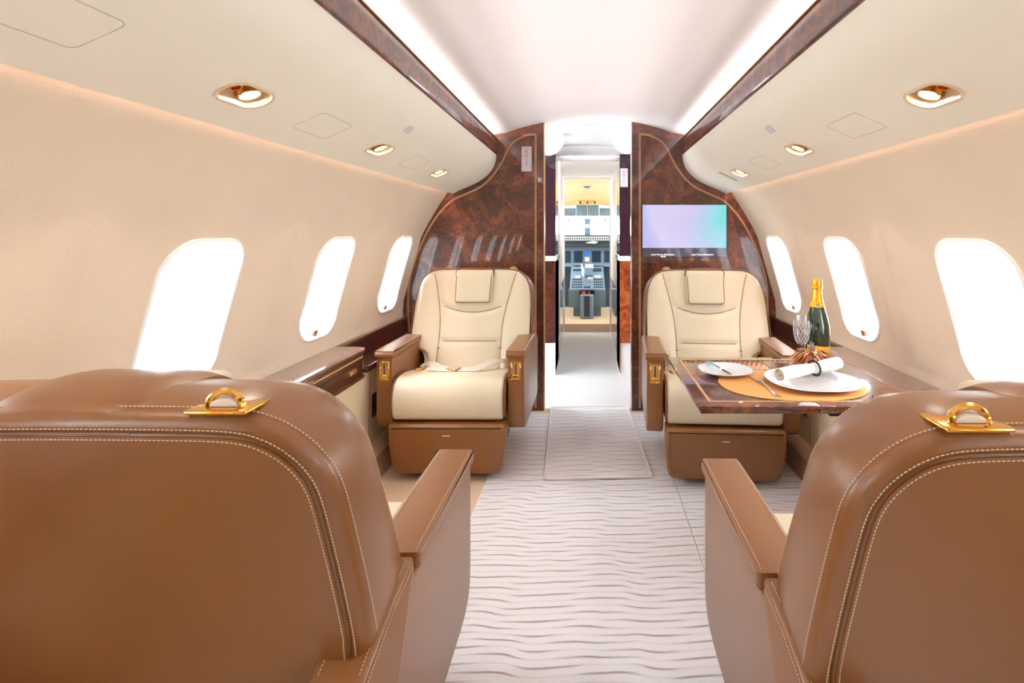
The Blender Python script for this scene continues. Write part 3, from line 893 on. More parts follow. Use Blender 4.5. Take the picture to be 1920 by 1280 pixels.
def make_seat(label, loc, rz, aisle, group, front_detail=True, rear_detail=False, top=0.893, taper=0.35):
    global ZT, OUT, TAPER, LIFT
    LIFT = 0.027 if taper == 1.0 else 0.038
    TAPER = taper
    ZT = top; OUT = back_outline()
    t = empty('cabin_seat', loc, rz); tag(t, label, 'seat', group)
    # --- pedestal
    b = B(); box(b, -0.20, 0.20, 0.07, 0.52, 0.0, 0.27, 0.02, 2); link('pedestal', b, M['kick'], t)
    # --- legrest
    b = B()
    pl = [(-0.262, 0.255), (-0.255, 0.262), (0.255, 0.262), (0.262, 0.255), (0.262, 0.17), (0.252, 0.075), (0.243, 0.045), (0.225, 0.030), (0.20, 0.026), (-0.20, 0.026), (-0.225, 0.030), (-0.243, 0.045), (-0.252, 0.075), (-0.262, 0.17)]
    prism(b, pl, lambda p: (p[0], -0.07 + 0.03 * ((0.262 - p[1]) / 0.236) ** 3, p[1]), lambda p: (p[0] * 0.98, 0.05, p[1]), 0.018, 4)
    lg = link('legrest', b, M['tan'], t, angle=60)
    b = B(); box(b, -0.017, 0.017, -0.0705, -0.066, 0.2105, 0.2135); link('badge', b, M['belt'], lg)
    # --- cushion
    prof = [(p[0], p[1]) for p in catmull([(0.44, 0.275, 0), (0.2, 0.272, 0), (0.0, 0.272, 0), (-0.038, 0.278, 0), (-0.052, 0.31, 0), (-0.056, 0.35, 0), (-0.046, 0.40, 0), (-0.018, 0.438, 0), (0.03, 0.454, 0), (0.12, 0.452, 0), (0.25, 0.430, 0), (0.44, 0.392, 0)], 4)]
    b = B(); prism(b, prof, lambda p: (-0.252, p[0], p[1]), lambda p: (0.252, p[0], p[1]), 0.016, 4)
    cu = link('seat_cushion', b, M['cream'], t, angle=60)
    def ctop(y):
        P = [(-0.018, 0.438), (0.03, 0.454), (0.12, 0.452), (0.25, 0.430), (0.44, 0.392)]
        for (a, c), (d, e) in zip(P, P[1:]):
            if y <= d: return c + (e - c) * (y - a) / (d - a) + 0.0008
        return P[-1][1]
    b = B()
    U = catmull([(-0.165, 0.40, 0), (-0.17, 0.25, 0), (-0.16, 0.16, 0), (-0.10, 0.115, 0), (0, 0.11, 0), (0.10, 0.115, 0), (0.16, 0.16, 0), (0.17, 0.25, 0), (0.165, 0.40, 0)], 6)
    tube(b, [(p[0], p[1], ctop(p[1])) for p in U], 0.0018, 5)
    tube(b, [(0, y, ctop(y)) for y in (0.11, 0.2, 0.3, 0.4)], 0.0014, 5)
    for sx_ in (-1, 1): tube(b, [(sx_ * 0.2515, p[0], p[1]) for p in prof[:-4]], 0.0022, 5)
    link('seam', b, M['piping'], cu)
    for sx_ in (-1, 1):
        b = B(); prism(b, [(y * 0.96 + 0.012, 0.362 + (z - 0.362) * 0.93) for y, z in prof], lambda p: (sx_ * 0.2505, p[0], p[1]), lambda p: (sx_ * 0.2575, p[0], p[1]), 0.002, 1)
        link('cushion_side', b, M['tan'], cu)
    # --- arms
    panel_out = [(0.0, 0.545), (0.0, 0.285), (0.006, 0.25), (0.024, 0.222), (0.05, 0.208), (0.09, 0.20), (0.35, 0.19), (0.64, 0.19), (0.645, 0.52), (0.625, 0.530), (0.52, 0.562), (0.435, 0.572), (0.428, 0.571), (0.427, 0.545)]
    for sx_ in (-1, 1):
        x0, x1 = 0.264, 0.340
        b = B(); prism(b, panel_out, lambda p: (sx_ * x0, p[0], p[1]), lambda p: (sx_ * x1, p[0], p[1]), 0.008, 3)
        ap = link('armrest_panel', b, M['tan'], t, angle=55)
        b = B()
        cap = [(p[0], p[1]) for p in catmull([(-0.006, 0.547, 0), (-0.010, 0.558, 0), (-0.004, 0.572, 0), (0.012, 0.578, 0), (0.20, 0.578, 0), (0.40, 0.5755, 0), (0.4225, 0.574, 0), (0.4235, 0.56, 0), (0.422, 0.547, 0)], 3)]
        prism(b, cap, lambda p: (sx_ * 0.257, p[0], p[1]), lambda p: (sx_ * 0.346, p[0], p[1]), 0.006, 3)
        ac_ = link('armrest_pad', b, M['tan'], t, angle=55)
        # seam stitches
        b = B()
        if sx_ == aisle or True:
            for xx in (0.3385, 0.2585 + 0.006):
                pts = [(sx_ * xx, y, 0.5786 - (0.0022 if y > 0.4 else 0)) for y in (0.01, 0.1, 0.2, 0.3, 0.4, 0.418)]
                dashes(b, pts, 0.0055, 0.003, 0.0007)
            zt = lambda y: 0.572 - max(0, (y - 0.435)) * 0.118 - max(0, y - 0.52) * 0.19
            for dx in (0.3295, 0.2745):
                dashes(b, [(sx_ * dx, y, zt(y) + 0.0008) for y in (0.44, 0.48, 0.52, 0.56, 0.60, 0.625)], 0.0055, 0.003, 0.0007)
            dashes(b, [(sx_ * 0.3406, y, zt(y) - 0.010) for y in (0.44, 0.48, 0.52, 0.56, 0.60, 0.625)], 0.0055, 0.003, 0.0007)
            dashes(b, [(sx_ * 0.3406, 0.637, z) for z in (0.515, 0.4, 0.3, 0.21)], 0.0055, 0.003, 0.0007)
            dashes(b, [(sx_ * 0.3295, 0.6455, z) for z in (0.505, 0.4, 0.3, 0.21)], 0.0055, 0.003, 0.0007)
            dashes(b, [(sx_ * 0.3465, y, 0.570) for y in (0.0, 0.1, 0.2, 0.3, 0.415)], 0.0055, 0.003, 0.0007)
        s_ = link('stitching', b, M['thread'], ap); s_['kind'] = 'stuff'
        if front_detail:
            xm = sx_ * 0.302
            b = B()
            for (a0, a1, c0, c1) in ((-0.0235, 0.0235, 0.522, 0.529), (-0.0235, 0.0235, 0.441, 0.448), (-0.0235, -0.017, 0.448, 0.522), (0.017, 0.0235, 0.448, 0.522)):
                box(b, xm + a0, xm + a1, -0.004, 0.004, c0, c1, 0.0015, 1)
            hp = link('recline_handle', b, M['gold'], t)
            b = B(); box(b, xm - 0.0172, xm + 0.0172, -0.0005, 0.003, 0.447, 0.523); link('back_plate', b, M['gold_satin'], hp)
            b = B(); box(b, xm - 0.0025, xm + 0.0025, -0.001, 0.003, 0.47, 0.518); link('slot', b, M['black'], hp)
            b = B(); box(b, xm - 0.013, xm + 0.013, -0.008, 0.001, 0.455, 0.468, 0.002, 1); link('slider', b, M['gold'], hp)
            b = B(); lathe(b, [(0.0, 0), (0.005, 0), (0.005, 0.004), (0.0, 0.005)], (0, 0, 0), 12)
            for v in b.verts: v.co = Vector((sx_ * 0.257 - sx_ * v.co.z, 0.06 + v.co.x, 0.5525 + v.co.y))
            link('pad_button', b, M['gold'], ac_)
    # --- backrest shell (tan) : rings of the outline from front edge to rear face
    b = B(); pr = None; n = len(OUT)
    TP = taper
    seq = [(0.2, 0.038 * TP), (0.02, 0.036 * TP), (-0.012, 0.029 * TP), (0.0, 0.022 * TP), (0.06, 0.017 * TP), (0.2, 0.009 * TP), (0.45, 0.001), (0.70, 0.0), (0.86, 0.001), (0.93, 0.002), (0.975, 0.007), (1.0, 0.014), (1.012, 0.019), (1.010, 0.0225), (0.998, 0.024), (1.008, 0.026), (1.02, 0.030), (1.022, 0.034)]
    for f, ins in seq:
        r = [b.verts.new((x, yf(z) + f * (yr(z) - yf(z)), fz(z, f))) for x, z in inset_poly(OUT, ins)]
        if pr:
            for i in range(n): b.faces.new((pr[i], pr[(i + 1) % n], r[(i + 1) % n], r[i]))
        else: first = r
        pr = r
    b.faces.new(pr)
    b.faces.new(first[::-1])
    bs = link('backrest', b, M['tan'], t, angle=50)
    b = B(); box(b, -0.238, 0.238, 0.42, 0.578, 0.24, 0.515, 0.012, 2, lambda c: (c.x, c.y + (c.z - 0.5) * 0.28, c.z))
    lb = link('lower_back_panel', b, M['tan'], t, angle=50)
    rear_y = lambda z: yf(z) + 1.02 * (yr(z) - yf(z))
    up_ = [p for p in inset_poly(OUT, 0.027) if p[1] > 0.56]
    low_r = [(0.2395, 0.25), (0.2405, 0.42), (0.243, 0.455), (0.250, 0.474), (0.262, 0.485), (0.277, 0.491), (0.292, 0.499), (0.301, 0.513), (0.305, 0.54)]
    ppoly = low_r + up_ + [(-x, z) for x, z in reversed(low_r)]
    b = B(); prism(b, ppoly, lambda p: (p[0], rear_y(p[1]) - 0.001, p[1]), lambda p: (p[0], rear_y(p[1]) + 0.0035, p[1]), 0.0012, 2)
    rp_ = link('rear_panel', b, M['tan'], t, angle=50)
    b = B(); dashes(b, [(x, rear_y(z) + 0.0038, z) for x, z in inset_poly(ppoly, 0.0032) if z > 0.26], 0.0058, 0.003, 0.00085)
    s_ = link('stitching', b, M['thread'], rp_); s_['kind'] = 'stuff'
    # cream front
    b = B(); NX, NZ = 56, 64; g = []
    for j in range(NZ + 1):
        row = []
        for i in range(NX + 1):
            u = -1 + 2 * i / NX
            u = math.copysign(abs(u) ** 0.9, u)
            w0 = WB - 0.010 - 0.026 * TAPER
            x = u * w0
            z1 = ztop(x / (1 - 0.078 * TAPER)) - 0.026 * TAPER
            z = 0.34 + (z1 - 0.34) * j / NZ
            x = u * min(w0, side_w(z) - 0.026 * TAPER if z < 0.76 else w0)
            row.append(b.verts.new((x, front_y(x, z), fz(z))))
        g.append(row)
    for j in range(NZ):
        for i in range(NX): b.faces.new((g[j][i], g[j][i + 1], g[j + 1][i + 1], g[j + 1][i]))
    bc = link('back_cushion', b, M['cream'], t, angle=80)
    if front_detail:
        b = B()
        for sx_ in (-1, 1):
            tube(b, [(sx_ * xs(z), min(front_y(xs(z) + 0.003, z), front_y(xs(z) - 0.003, z)) - 0.0002, fz(z)) for z in [0.36 + k * 0.0144 for k in range(40)] if z < ztop(xs(z)) - 0.016], 0.0014, 6)
        tube(b, [(x, min(front_y(x, smile(x) + 0.007), front_y(x, smile(x) - 0.007)) + 0.0004, smile(x)) for x in [-0.155 + 0.0155 * k for k in range(21)]], 0.0014, 6)
        tube(b, [(x, min(front_y(x, 0.549), front_y(x, 0.535)) + 0.0004, 0.542) for x in [-0.14 + 0.014 * k for k in range(21)]], 0.0012, 6)
        ed = [(x, z) for x, z in inset_poly(OUT, 0.028 * TAPER) if z > 0.56]
        tube(b, [(x, yf(z) - 0.003, fz(z)) for x, z in ed], 0.0022, 6)
        link('seam', b, M['piping'], bc)
    # headrest pad with its strap over the top
    b = B()
    box(b, -0.103, 0.103, -0.034, 0.012, ZT - 0.155, ZT - 0.014, 0.013, 4, lambda c: (c.x * (1 - 0.05 * (ZT - c.z) / 0.18), yf(c.z) + c.y, fz(c.z)))
    hr = link('headrest', b, M['cream'], t, angle=60)
    b = B()
    tube(b, [(x * (1 - 0.05 * (0.09 - zz) / 0.18), yf(ZT - 0.073 + zz) - 0.0335, fz(ZT - 0.073 + zz)) for x, zz in [(0.0985, 0.035)] + [(x, z) for x, z in rrect(0.0985, 0.0815, 0.013, 4)[::-1] if z < 0] + [(-0.0985, 0.035)]], 0.0014, 5)
    link('seam', b, M['piping'], hr)
    b = B()
    za = ZT
    sp = catmull([(yf(za) - 0.027, za - 0.020 + LIFT, 0), (yf(za) + 0.0, za - 0.008 + LIFT, 0), (yf(za) + 0.05, za + 0.0025 + LIFT * 0.68, 0), (yr(za) - 0.035, za + 0.0055 + LIFT * 0.28, 0), (yr(za) - 0.012, za + 0.001 + LIFT * 0.08, 0), (yr(za) - 0.006, za - 0.006, 0)], 5)
    for a_, (p0, p1) in enumerate(zip(sp, sp[1:])):
        f0 = a_ / (len(sp) - 1); f1 = (a_ + 1) / (len(sp) - 1)
        w0, w1 = 0.108 - 0.016 * f0, 0.108 - 0.016 * f1
        for k in range(12):
            xa, xb = -1 + k / 6, -1 + (k + 1) / 6
            cz = lambda x: -0.010 * abs(x) ** 4
            b.faces.new([b.verts.new(q) for q in ((xa * w0, p0[0], p0[1] + cz(xa)), (xb * w0, p0[0], p0[1] + cz(xb)), (xb * w1, p1[0], p1[1] + cz(xb)), (xa * w1, p1[0], p1[1] + cz(xa)))])
    bmesh.ops.remove_doubles(b, verts=b.verts[:], dist=1e-6)
    # close the strap down on the shell
    ret = bmesh.ops.extrude_edge_only(b, edges=[e for e in b.edges if e.is_boundary])
    for v in [v for v in ret['geom'] if isinstance(v, bmesh.types.BMVert)]: v.co.z -= 0.02
    link('headrest_strap', b, M['tan'], t, angle=50)
    b = B()
    if True:
        for ins, f in ((0.0185, 1.0145), (0.0, 0.86)):
            pl_ = [(x, yf(z) + f * (yr(z) - yf(z)) + (0.0006), fz(z, f)) for x, z in inset_poly(OUT, ins - 0.0006) if z > 0.5]
            pl_ = [p for p in pl_ if p[2] > (0.55 if ins == 0.0 else 0.515)]
            k0 = max(range(len(pl_)), key=lambda i: (Vector(pl_[i]) - Vector(pl_[i - 1])).length); pl_ = pl_[k0:] + pl_[:k0]
            dashes(b, pl_, 0.0058, 0.003, 0.00085)
        pl_ = [(x, yf(z) + 0.03 * (yr(z) - yf(z)), fz(z, 0.03)) for x, z in inset_poly(OUT, 0.019 * TAPER) if z > 0.56]
        dashes(b, pl_, 0.0058, 0.003, 0.0007)
    s_ = link('stitching', b, M['thread'], bs); s_['kind'] = 'stuff'
    # gold harness plate and loop on top, aisle side
    xg = aisle * 0.195
    zt = ztop(xg) - (0.006 if taper == 1.0 else 0.001) + LIFT * 0.24
    y0 = yr(0.90) - (0.026 if taper == 1.0 else 0.030)
    b = B(); prism(b, rrect(0.0375, 0.026, 0.003, 3), lambda p: (xg + p[0], y0 + p[1], zt), lambda p: (xg + p[0], y0 + p[1], zt + 0.005), 0.002, 2)
    gp = link('harness_plate', b, M['gold'], t)
    b = B(); tube(b, [(xg + 0.021 * math.cos(a), y0 + 0.006, zt + 0.004 + 0.0185 * math.sin(a)) for a in [PI * k / 14 for k in range(15)]], 0.004, 8)
    link('loop', b, M['gold'], gp)
    b = B()
    pr2 = [( -0.017, 0.0), (-0.0145, 0.0085), (-0.007, 0.0135), (0.007, 0.0135), (0.0145, 0.0085), (0.017, 0.0)]
    prism(b, pr2, lambda p: (xg + p[0], y0 - 0.008, zt + 0.005 + p[1]), lambda p: (xg + p[0], y0 + 0.012, zt + 0.005 + p[1] * 0.6), 0.002, 2)
    link('strap_end', b, M['belt'], gp)
    # lap belt
    if front_detail:
        def strap(pts, w, name, parent):
            b = B(); pts = [Vector(p) for p in catmull(pts, 6)]; L_, R_ = [], []
            for i, p in enumerate(pts):
                tn = (pts[min(i + 1, len(pts) - 1)] - pts[max(i - 1, 0)]).normalized()
                sd = tn.cross(Vector((0, -0.35, 0.94))).normalized() * w / 2
                L_.append(p - sd); R_.append(p + sd)
            up = Vector((0, 0, 0.0022))
            for i in range(len(pts) - 1):
                a, c, d, e = [b.verts.new(q) for q in (L_[i], R_[i], R_[i + 1], L_[i + 1])]
                a2, c2, d2, e2 = [b.verts.new(q + up) for q in (L_[i], R_[i], R_[i + 1], L_[i + 1])]
                for f in ((a, e, d, c), (a2, c2, d2, e2), (a, a2, e2, e), (c, d, d2, c2)): b.faces.new(f)
            bmesh.ops.remove_doubles(b, verts=b.verts[:], dist=1e-6)
            return link(name, b, M['belt'], parent, angle=60)
        s1 = strap([(-0.235, 0.30, 0.425), (-0.19, 0.29, 0.447), (-0.15, 0.25, 0.452), (-0.10, 0.20, 0.447), (-0.055, 0.17, 0.450)], 0.045, 'lap_belt', t)
        b = B(); box(b, -0.030, 0.030, -0.022, 0.022, 0.0, 0.012, 0.003, 2, lambda c: Vector((-0.028, 0.16, 0.447)) + Matrix.Rotation(-0.45, 3, 'Z') @ c)
        bk = link('buckle', b, M['gold_satin'], s1)
        b = B(); box(b, 0.016, 0.034, -0.021, 0.021, 0.011, 0.018, 0.002, 1, lambda c: Vector((-0.028, 0.16, 0.447)) + Matrix.Rotation(-0.45, 3, 'Z') @ c)
        link('buckle_flap', b, M['chrome'], s1)
        b = B(); box(b, -0.02, 0.02, -0.016, 0.016, 0, 0.008, 0.002, 1, lambda c: Vector((-0.20, 0.17, 0.448)) + Matrix.Rotation(0.5, 3, 'Z') @ c)
        link('tongue', b, M['gold'], s1)
        strap([(0.24, 0.30, 0.425), (0.20, 0.28, 0.462), (0.15, 0.23, 0.470), (0.09, 0.18, 0.452), (0.03, 0.15, 0.449), (-0.08, 0.14, 0.4505), (-0.16, 0.15, 0.451)], 0.045, 'lap_belt', t)
    return t

make_seat('cream leather seat facing the camera left of the aisle, before the left bulkhead', (-0.640, 2.45, 0.007), 0, 1, 'four leather cabin seats')
make_seat('cream leather seat facing the camera right of the aisle, half behind the wood table', (0.598, 2.385, 0.007), math.radians(-3.5), -1, 'four leather cabin seats')
make_seat('tan leather seat seen from behind in the left foreground', (-0.635, 1.33, 0.007), PI, -1, 'four leather cabin seats', rear_detail=True, top=0.906, taper=1.0)
make_seat('tan leather seat seen from behind in the right foreground', (0.615, 1.275, 0.007), PI, 1, 'four leather cabin seats', rear_detail=True, top=0.906, taper=1.0)

# ------------------------------------------------------------------ table and what is on it
TZ = 0.612
TX0, TX1, TY0, TY1 = 0.325, 1.014, 1.585, 2.205
t = wempty('folding_table', (0.67, 1.9, TZ)); tag(t, 'high gloss burl wood folding table with rope inlay, pulled out from the right ledge', 'table')
for (xa, xb) in ((TX0, 0.6885), (0.6895, TX1)):
    b = B()
    box(b, xa, xb, TY0, TY1, TZ - 0.010, TZ, 0.003, 2)
    box(b, xa + 0.008 if xa == TX0 else xa, xb, TY0 + 0.008, TY1 - 0.008, TZ - 0.027, TZ - 0.0095, 0.003, 2)
    wpart('leaf', b, M['burl'], t, angle=50)
b = B()
zi = TZ + 0.0004
for path in ([(TX0 + 0.042, TY1 - 0.042, zi), (TX0 + 0.042, TY0 + 0.042, zi)], [(TX0 + 0.042, TY0 + 0.042, zi), (TX1 - 0.03, TY0 + 0.042, zi)], [(TX0 + 0.042, TY1 - 0.042, zi), (TX1 - 0.03, TY1 - 0.042, zi)]):
    rope(b, path, (0, 0, 1), 0.0045, 0.020, 0.0010)
wpart('rope_inlay', b, M['inlay'], t)
b = B()
for y in (TY0 + 0.1, TY1 - 0.1): box(b, 0.75, 1.02, y - 0.02, y + 0.02, TZ - 0.06, TZ - 0.0275, 0.004, 1)
box(b, 0.90, 1.017, TY0 + 0.05, TY1 - 0.05, TZ - 0.085, TZ - 0.06, 0.004, 1)
wpart('support_arm', b, M['black'], t)
for y in (TY0, ):
    b = B(); tube(b, [(0.689, y - 0.001, TZ - 0.024), (0.689, y - 0.001, TZ - 0.006)], 0.004, 8); wpart('hinge', b, M['chrome'], t)

# place mat
b = B(); poly = []
for k in range(64):
    a = 2 * PI * k / 64; c, s_ = math.cos(a), math.sin(a); q = (abs(c) ** 2.3 + abs(s_) ** 2.3) ** (-1 / 2.3)
    poly.append((0.680 + 0.238 * c * q, 1.805 + 0.180 * s_ * q))
prism(b, poly, lambda p: (p[0], p[1], TZ + 0.0012), lambda p: (p[0], p[1], TZ + 0.0035), 0.0008, 1)
tag(link('place_mat', b, M['mat_orange']), 'oval orange leather place mat under the plates on the wood table', 'place mat')
MZ = TZ + 0.0036
def plate(label, x, y, r, z, power):
    b = B()
    lathe(b, [(0.0, 0.003), (r * 0.55, 0.0028), (r * 0.62, 0.004), (r * 0.82, 0.011), (r * 0.98, 0.0185), (r, 0.0195), (r * 0.995, 0.021), (r * 0.97, 0.0212), (r * 0.8, 0.0145), (r * 0.64, 0.008), (r * 0.56, 0.0066), (0.0, 0.0064)], (x, y, z), 64, 1, 1, power)
    b2 = b
    o = link('plate', b2, M['china'], None, angle=60)
    return tag(o, label, 'plate', 'white plates on the table')
plate('large white dinner plate under the rolled napkin', 0.748, 1.80, 0.148, MZ - 0.002, 2.35)
plate('small white bread plate with a butter knife, left of the dinner plate', 0.495, 1.945, 0.096, TZ - 0.0008, 2.2)
# butter knife on the bread plate
def flat_cutlery(b, prof, f, th=0.0016):
    L_ = [b.verts.new(f(s_, w, th)) for s_, w in prof]; R_ = [b.verts.new(f(s_, -w, th)) for s_, w in prof]
    L2 = [b.verts.new(f(s_, w, 0)) for s_, w in prof]; R2 = [b.verts.new(f(s_, -w, 0)) for s_, w in prof]
    for i in range(len(prof) - 1):
        b.faces.new((L_[i], R_[i], R_[i + 1], L_[i + 1])); b.faces.new((L2[i], L2[i + 1], R2[i + 1], R2[i]))
        b.faces.new((L_[i], L_[i + 1], L2[i + 1], L2[i])); b.faces.new((R_[i], R2[i], R2[i + 1], R_[i + 1]))
    b.faces.new((L_[0], L2[0], R2[0], R_[0])); b.faces.new((L_[-1], R_[-1], R2[-1], L2[-1]))
A0 = Vector((0.448, 2.03, TZ + 0.0235)); A1 = Vector((0.507, 1.895, TZ + 0.0085))
ax = (A1 - A0).normalized(); sd = ax.cross(Vector((0, 0, 1))).normalized(); upv = sd.cross(ax)
b = B(); flat_cutlery(b, [(0.0, 0.0045), (0.01, 0.0085), (0.045, 0.0075), (0.075, 0.004), (0.085, 0.0035)], lambda s_, w, h: A0 + ax * s_ + sd * w + upv * (h * 2.2))
kn = tag(link('butter_knife', b, M['chrome']), 'short butter knife lying across the small bread plate', 'knife')
b = B(); flat_cutlery(b, [(0.083, 0.0036), (0.095, 0.0065), (0.125, 0.0075), (0.14, 0.005), (0.147, 0.001)], lambda s_, w, h: A0 + ax * s_ + sd * w + upv * h)
link('blade', b, M['chrome'], kn)
# fork on the mat
A0 = Vector((0.598, 1.655, MZ + 0.0003)); A1 = Vector((0.5975 - 0.008, 1.905, MZ + 0.0003)); A0 = Vector((0.588, 1.652, MZ + 0.0003)); A1 = Vector((0.581, 1.89, MZ + 0.0003))
ax2 = (A1 - A0).normalized(); L2_ = (A1 - A0).length; sd2 = ax2.cross(Vector((0, 0, 1))).normalized()
lift = lambda s_: 0.006 * math.sin(PI * min(1, max(0, (s_ / L2_ - 0.35) / 0.6)))
ff = lambda s_, w, h: A0 + ax2 * s_ + sd2 * w + Vector((0, 0, h * 1.6 + lift(s_)))
b = B(); flat_cutlery(b, [(0.0, 0.0055), (0.006, 0.0075), (0.05, 0.0062), (0.10, 0.0035), (0.14, 0.003), (0.155, 0.0075), (0.168, 0.0125), (0.18, 0.013)], ff)
fk = tag(link('fork', b, M['chrome']), 'silver dinner fork on the orange place mat beside the large plate', 'fork')
b = B()
for w0 in (-0.0105, -0.0035, 0.0035, 0.0105):
    flat_cutlery(b, [(0.178, 0.0019), (0.2, 0.0018), (0.225, 0.0016), (L2_, 0.0008)], lambda s_, w, h, w0=w0: ff(s_, w + w0, h))
link('tines', b, M['chrome'], fk)
# rolled napkin
N0 = Vector((0.630, 1.765, MZ + 0.040)); N1 = Vector((0.862, 1.845, MZ + 0.060))
nax = (N1 - N0).normalized(); nsd = nax.cross(Vector((0, 0, 1))).normalized(); nup = nsd.cross(nax)
def spiral_section(turns=2.6, r0=0.0075, r1=0.028, n=64):
    return [((r0 + (r1 - r0) * k / n) * math.cos(2 * PI * turns * k / n + 0.6), (r0 + (r1 - r0) * k / n) * 0.86 * math.sin(2 * PI * turns * k / n + 0.6)) for k in range(n + 1)]
sec = spiral_section(); secs = []
b = B(); LEN = (N1 - N0).length; rows = []
for i in range(19):
    f = i / 18; k = 1.0 - 0.16 * math.exp(-((f - 0.58) / 0.13) ** 2) + 0.06 * math.sin(f * 9)
    tw = 0.25 * f
    row_o = []; row_i = []
    for j, (x, z) in enumerate(sec):
        xr = (x * math.cos(tw) - z * math.sin(tw)) * k; zr = (x * math.sin(tw) + z * math.cos(tw)) * k
        p = N0 + nax * (LEN * f) + nsd * xr + nup * zr
        rr = math.hypot(xr, zr); inn = (nsd * xr + nup * zr) * (-(0.0026) / rr)
        row_o.append(b.verts.new(p)); row_i.append(b.verts.new(p + inn))
    rows.append((row_o, row_i))
for i in range(18):
    for j in range(len(sec) - 1):
        b.faces.new((rows[i][0][j], rows[i + 1][0][j], rows[i + 1][0][j + 1], rows[i][0][j + 1]))
        b.faces.new((rows[i][1][j], rows[i][1][j + 1], rows[i + 1][1][j + 1], rows[i + 1][1][j]))
    for j in (0, len(sec) - 1):
        b.faces.new((rows[i][0][j], rows[i][1][j], rows[i + 1][1][j], rows[i + 1][0][j]))
for i in (0, 18):
    for j in range(len(sec) - 1):
        b.faces.new((rows[i][0][j], rows[i][0][j + 1], rows[i][1][j + 1], rows[i][1][j]))
tag(link('napkin', b, M['linen'], angle=70), 'rolled white linen napkin lying across the dinner plate', 'napkin')
# ring with a feather flower
RC = N0 + nax * (LEN * 0.58)
t = wempty('napkin_ring', RC); tag(t, 'black napkin ring with a brown feather flower, round the napkin', 'napkin ring')
b = B(); pts = [RC + nsd * (0.0275 * math.cos(a)) + nup * (0.0245 * math.sin(a)) for a in [2 * PI * k / 28 for k in range(28)]]
tube(b, pts, 0.0036, 8, closed=True); wpart('band', b, M['black'], t)
FC = Vector((0.797, 1.905, TZ + 0.084))
b = B(); b3 = B()
for k in range(760):
    a = random.uniform(0, 2 * PI); el = random.uniform(-0.5, 0.9); Ln = random.uniform(0.05, 0.090); w = random.uniform(0.0018, 0.0042)
    d0 = Vector((math.cos(a) * math.cos(el), math.sin(a) * math.cos(el) * 0.55, math.sin(el) * 0.5))
    side = d0.cross(Vector((random.uniform(-0.4, 0.4), random.uniform(-0.4, 0.4), 1))).normalized(); tgt = b if random.random() < 0.7 else b3
    prev = None; cv = random.uniform(-0.016, 0.016); dr = random.uniform(0.03, 0.055)
    for q in range(6):
        f = q / 5; p = FC + d0 * Ln * f + Vector((0, 0, -dr * f * f + 0.010 * f)) + side * cv * f * f
        ww = w * (0.3 + 1.0 * math.sin(PI * min(1, f * 0.9)) ** 0.7) if q < 5 else 0.0003
        cur = [tgt.verts.new(p - side * ww), tgt.verts.new(p + Vector((0, 0, 0.0006))), tgt.verts.new(p + side * ww)]
        if prev:
            tgt.faces.new((prev[0], cur[0], cur[1], prev[1])); tgt.faces.new((prev[1], cur[1], cur[2], prev[2]))
        prev = cur
wpart('feathers', b, M['feather'], t, normals=False); wpart('pale_feathers', b3, M['feather_pale'], t, normals=False)
b = B()
for k in range(7):
    a = 2 * PI * k / 7; tip = FC + Vector((math.cos(a) * 0.014, math.sin(a) * 0.010, 0.030 + 0.006 * (k % 3)))
    tube(b, [FC + Vector((math.cos(a) * 0.004, math.sin(a) * 0.004, 0.0)), FC.lerp(tip, 0.6) + Vector((0, 0, 0.004)), tip], [0.0024, 0.0022, 0.0005], 6)
wpart('flower_centre', b, mat('quill', srgb(150, 134, 120), 0.6), t)
b = B(); tube(b, [RC + nup * 0.022, RC.lerp(FC, 0.5) + Vector((0, 0, 0.012)), FC], 0.003, 6); wpart('stem', b, M['black'], t)

# champagne bottle
bx, by = 0.880, 2.06
t = wempty('champagne_bottle', (bx, by, TZ)); tag(t, 'dark green champagne bottle with gold foil neck and yellow label on the table', 'bottle')
b = B(); lathe(b, [(0.030, 0.0), (0.042, 0.001), (0.0455, 0.006), (0.0462, 0.02), (0.0462, 0.135), (0.045, 0.155), (0.0405, 0.18), (0.0335, 0.205), (0.0265, 0.228), (0.0205, 0.25), (0.0175, 0.268), (0.016, 0.285)], (bx, by, TZ + 0.0008), 40)
wpart('glass_body', b, M['bottle_glass'], t)
b = B(); lathe(b, [(0.0225, 0.2495), (0.0185, 0.268), (0.0172, 0.284), (0.0168, 0.296), (0.0205, 0.299), (0.0208, 0.308), (0.0185, 0.3095), (0.0195, 0.322), (0.0188, 0.332), (0.0135, 0.336), (0.0, 0.3365)], (bx, by, TZ + 0.0008), 32)
wpart('foil', b, M['foil'], t)
b = B(); lathe(b, [(0.0275, 0.2288), (0.0283, 0.2292), (0.0226, 0.2490), (0.0216, 0.2490)], (bx, by, TZ + 0.0008), 40)
nl = wpart('neck_label', b, M['label_yellow'], t)
b = B()
mdir = Vector((-0.30, -0.95, 0.28)).normalized(); mc = Vector((bx, by, TZ + 0.239)) + Vector((-0.30, -0.95, 0)).normalized() * 0.0262
mr = mdir.to_track_quat('Z', 'Y').to_matrix()
def disc(b, c, r, h, R, n=20):
    lo = [b.verts.new(c + R @ Vector((r * math.cos(2 * PI * k / n), r * math.sin(2 * PI * k / n), -0.003))) for k in range(n)]
    hi = [b.verts.new(c + R @ Vector((r * math.cos(2 * PI * k / n), r * math.sin(2 * PI * k / n), h))) for k in range(n)]
    for k in range(n): b.faces.new((lo[k], lo[(k + 1) % n], hi[(k + 1) % n], hi[k]))
    b.faces.new(hi)
disc(b, mc, 0.0115, 0.001, mr); link('seal', b, M['label_yellow'], nl)
b = B(); disc(b, mc, 0.0055, 0.002, mr); link('medal', b, M['cockpit_mid'], nl)
b = B()
for i in range(25):
    pass
ring0, ring1 = [], []
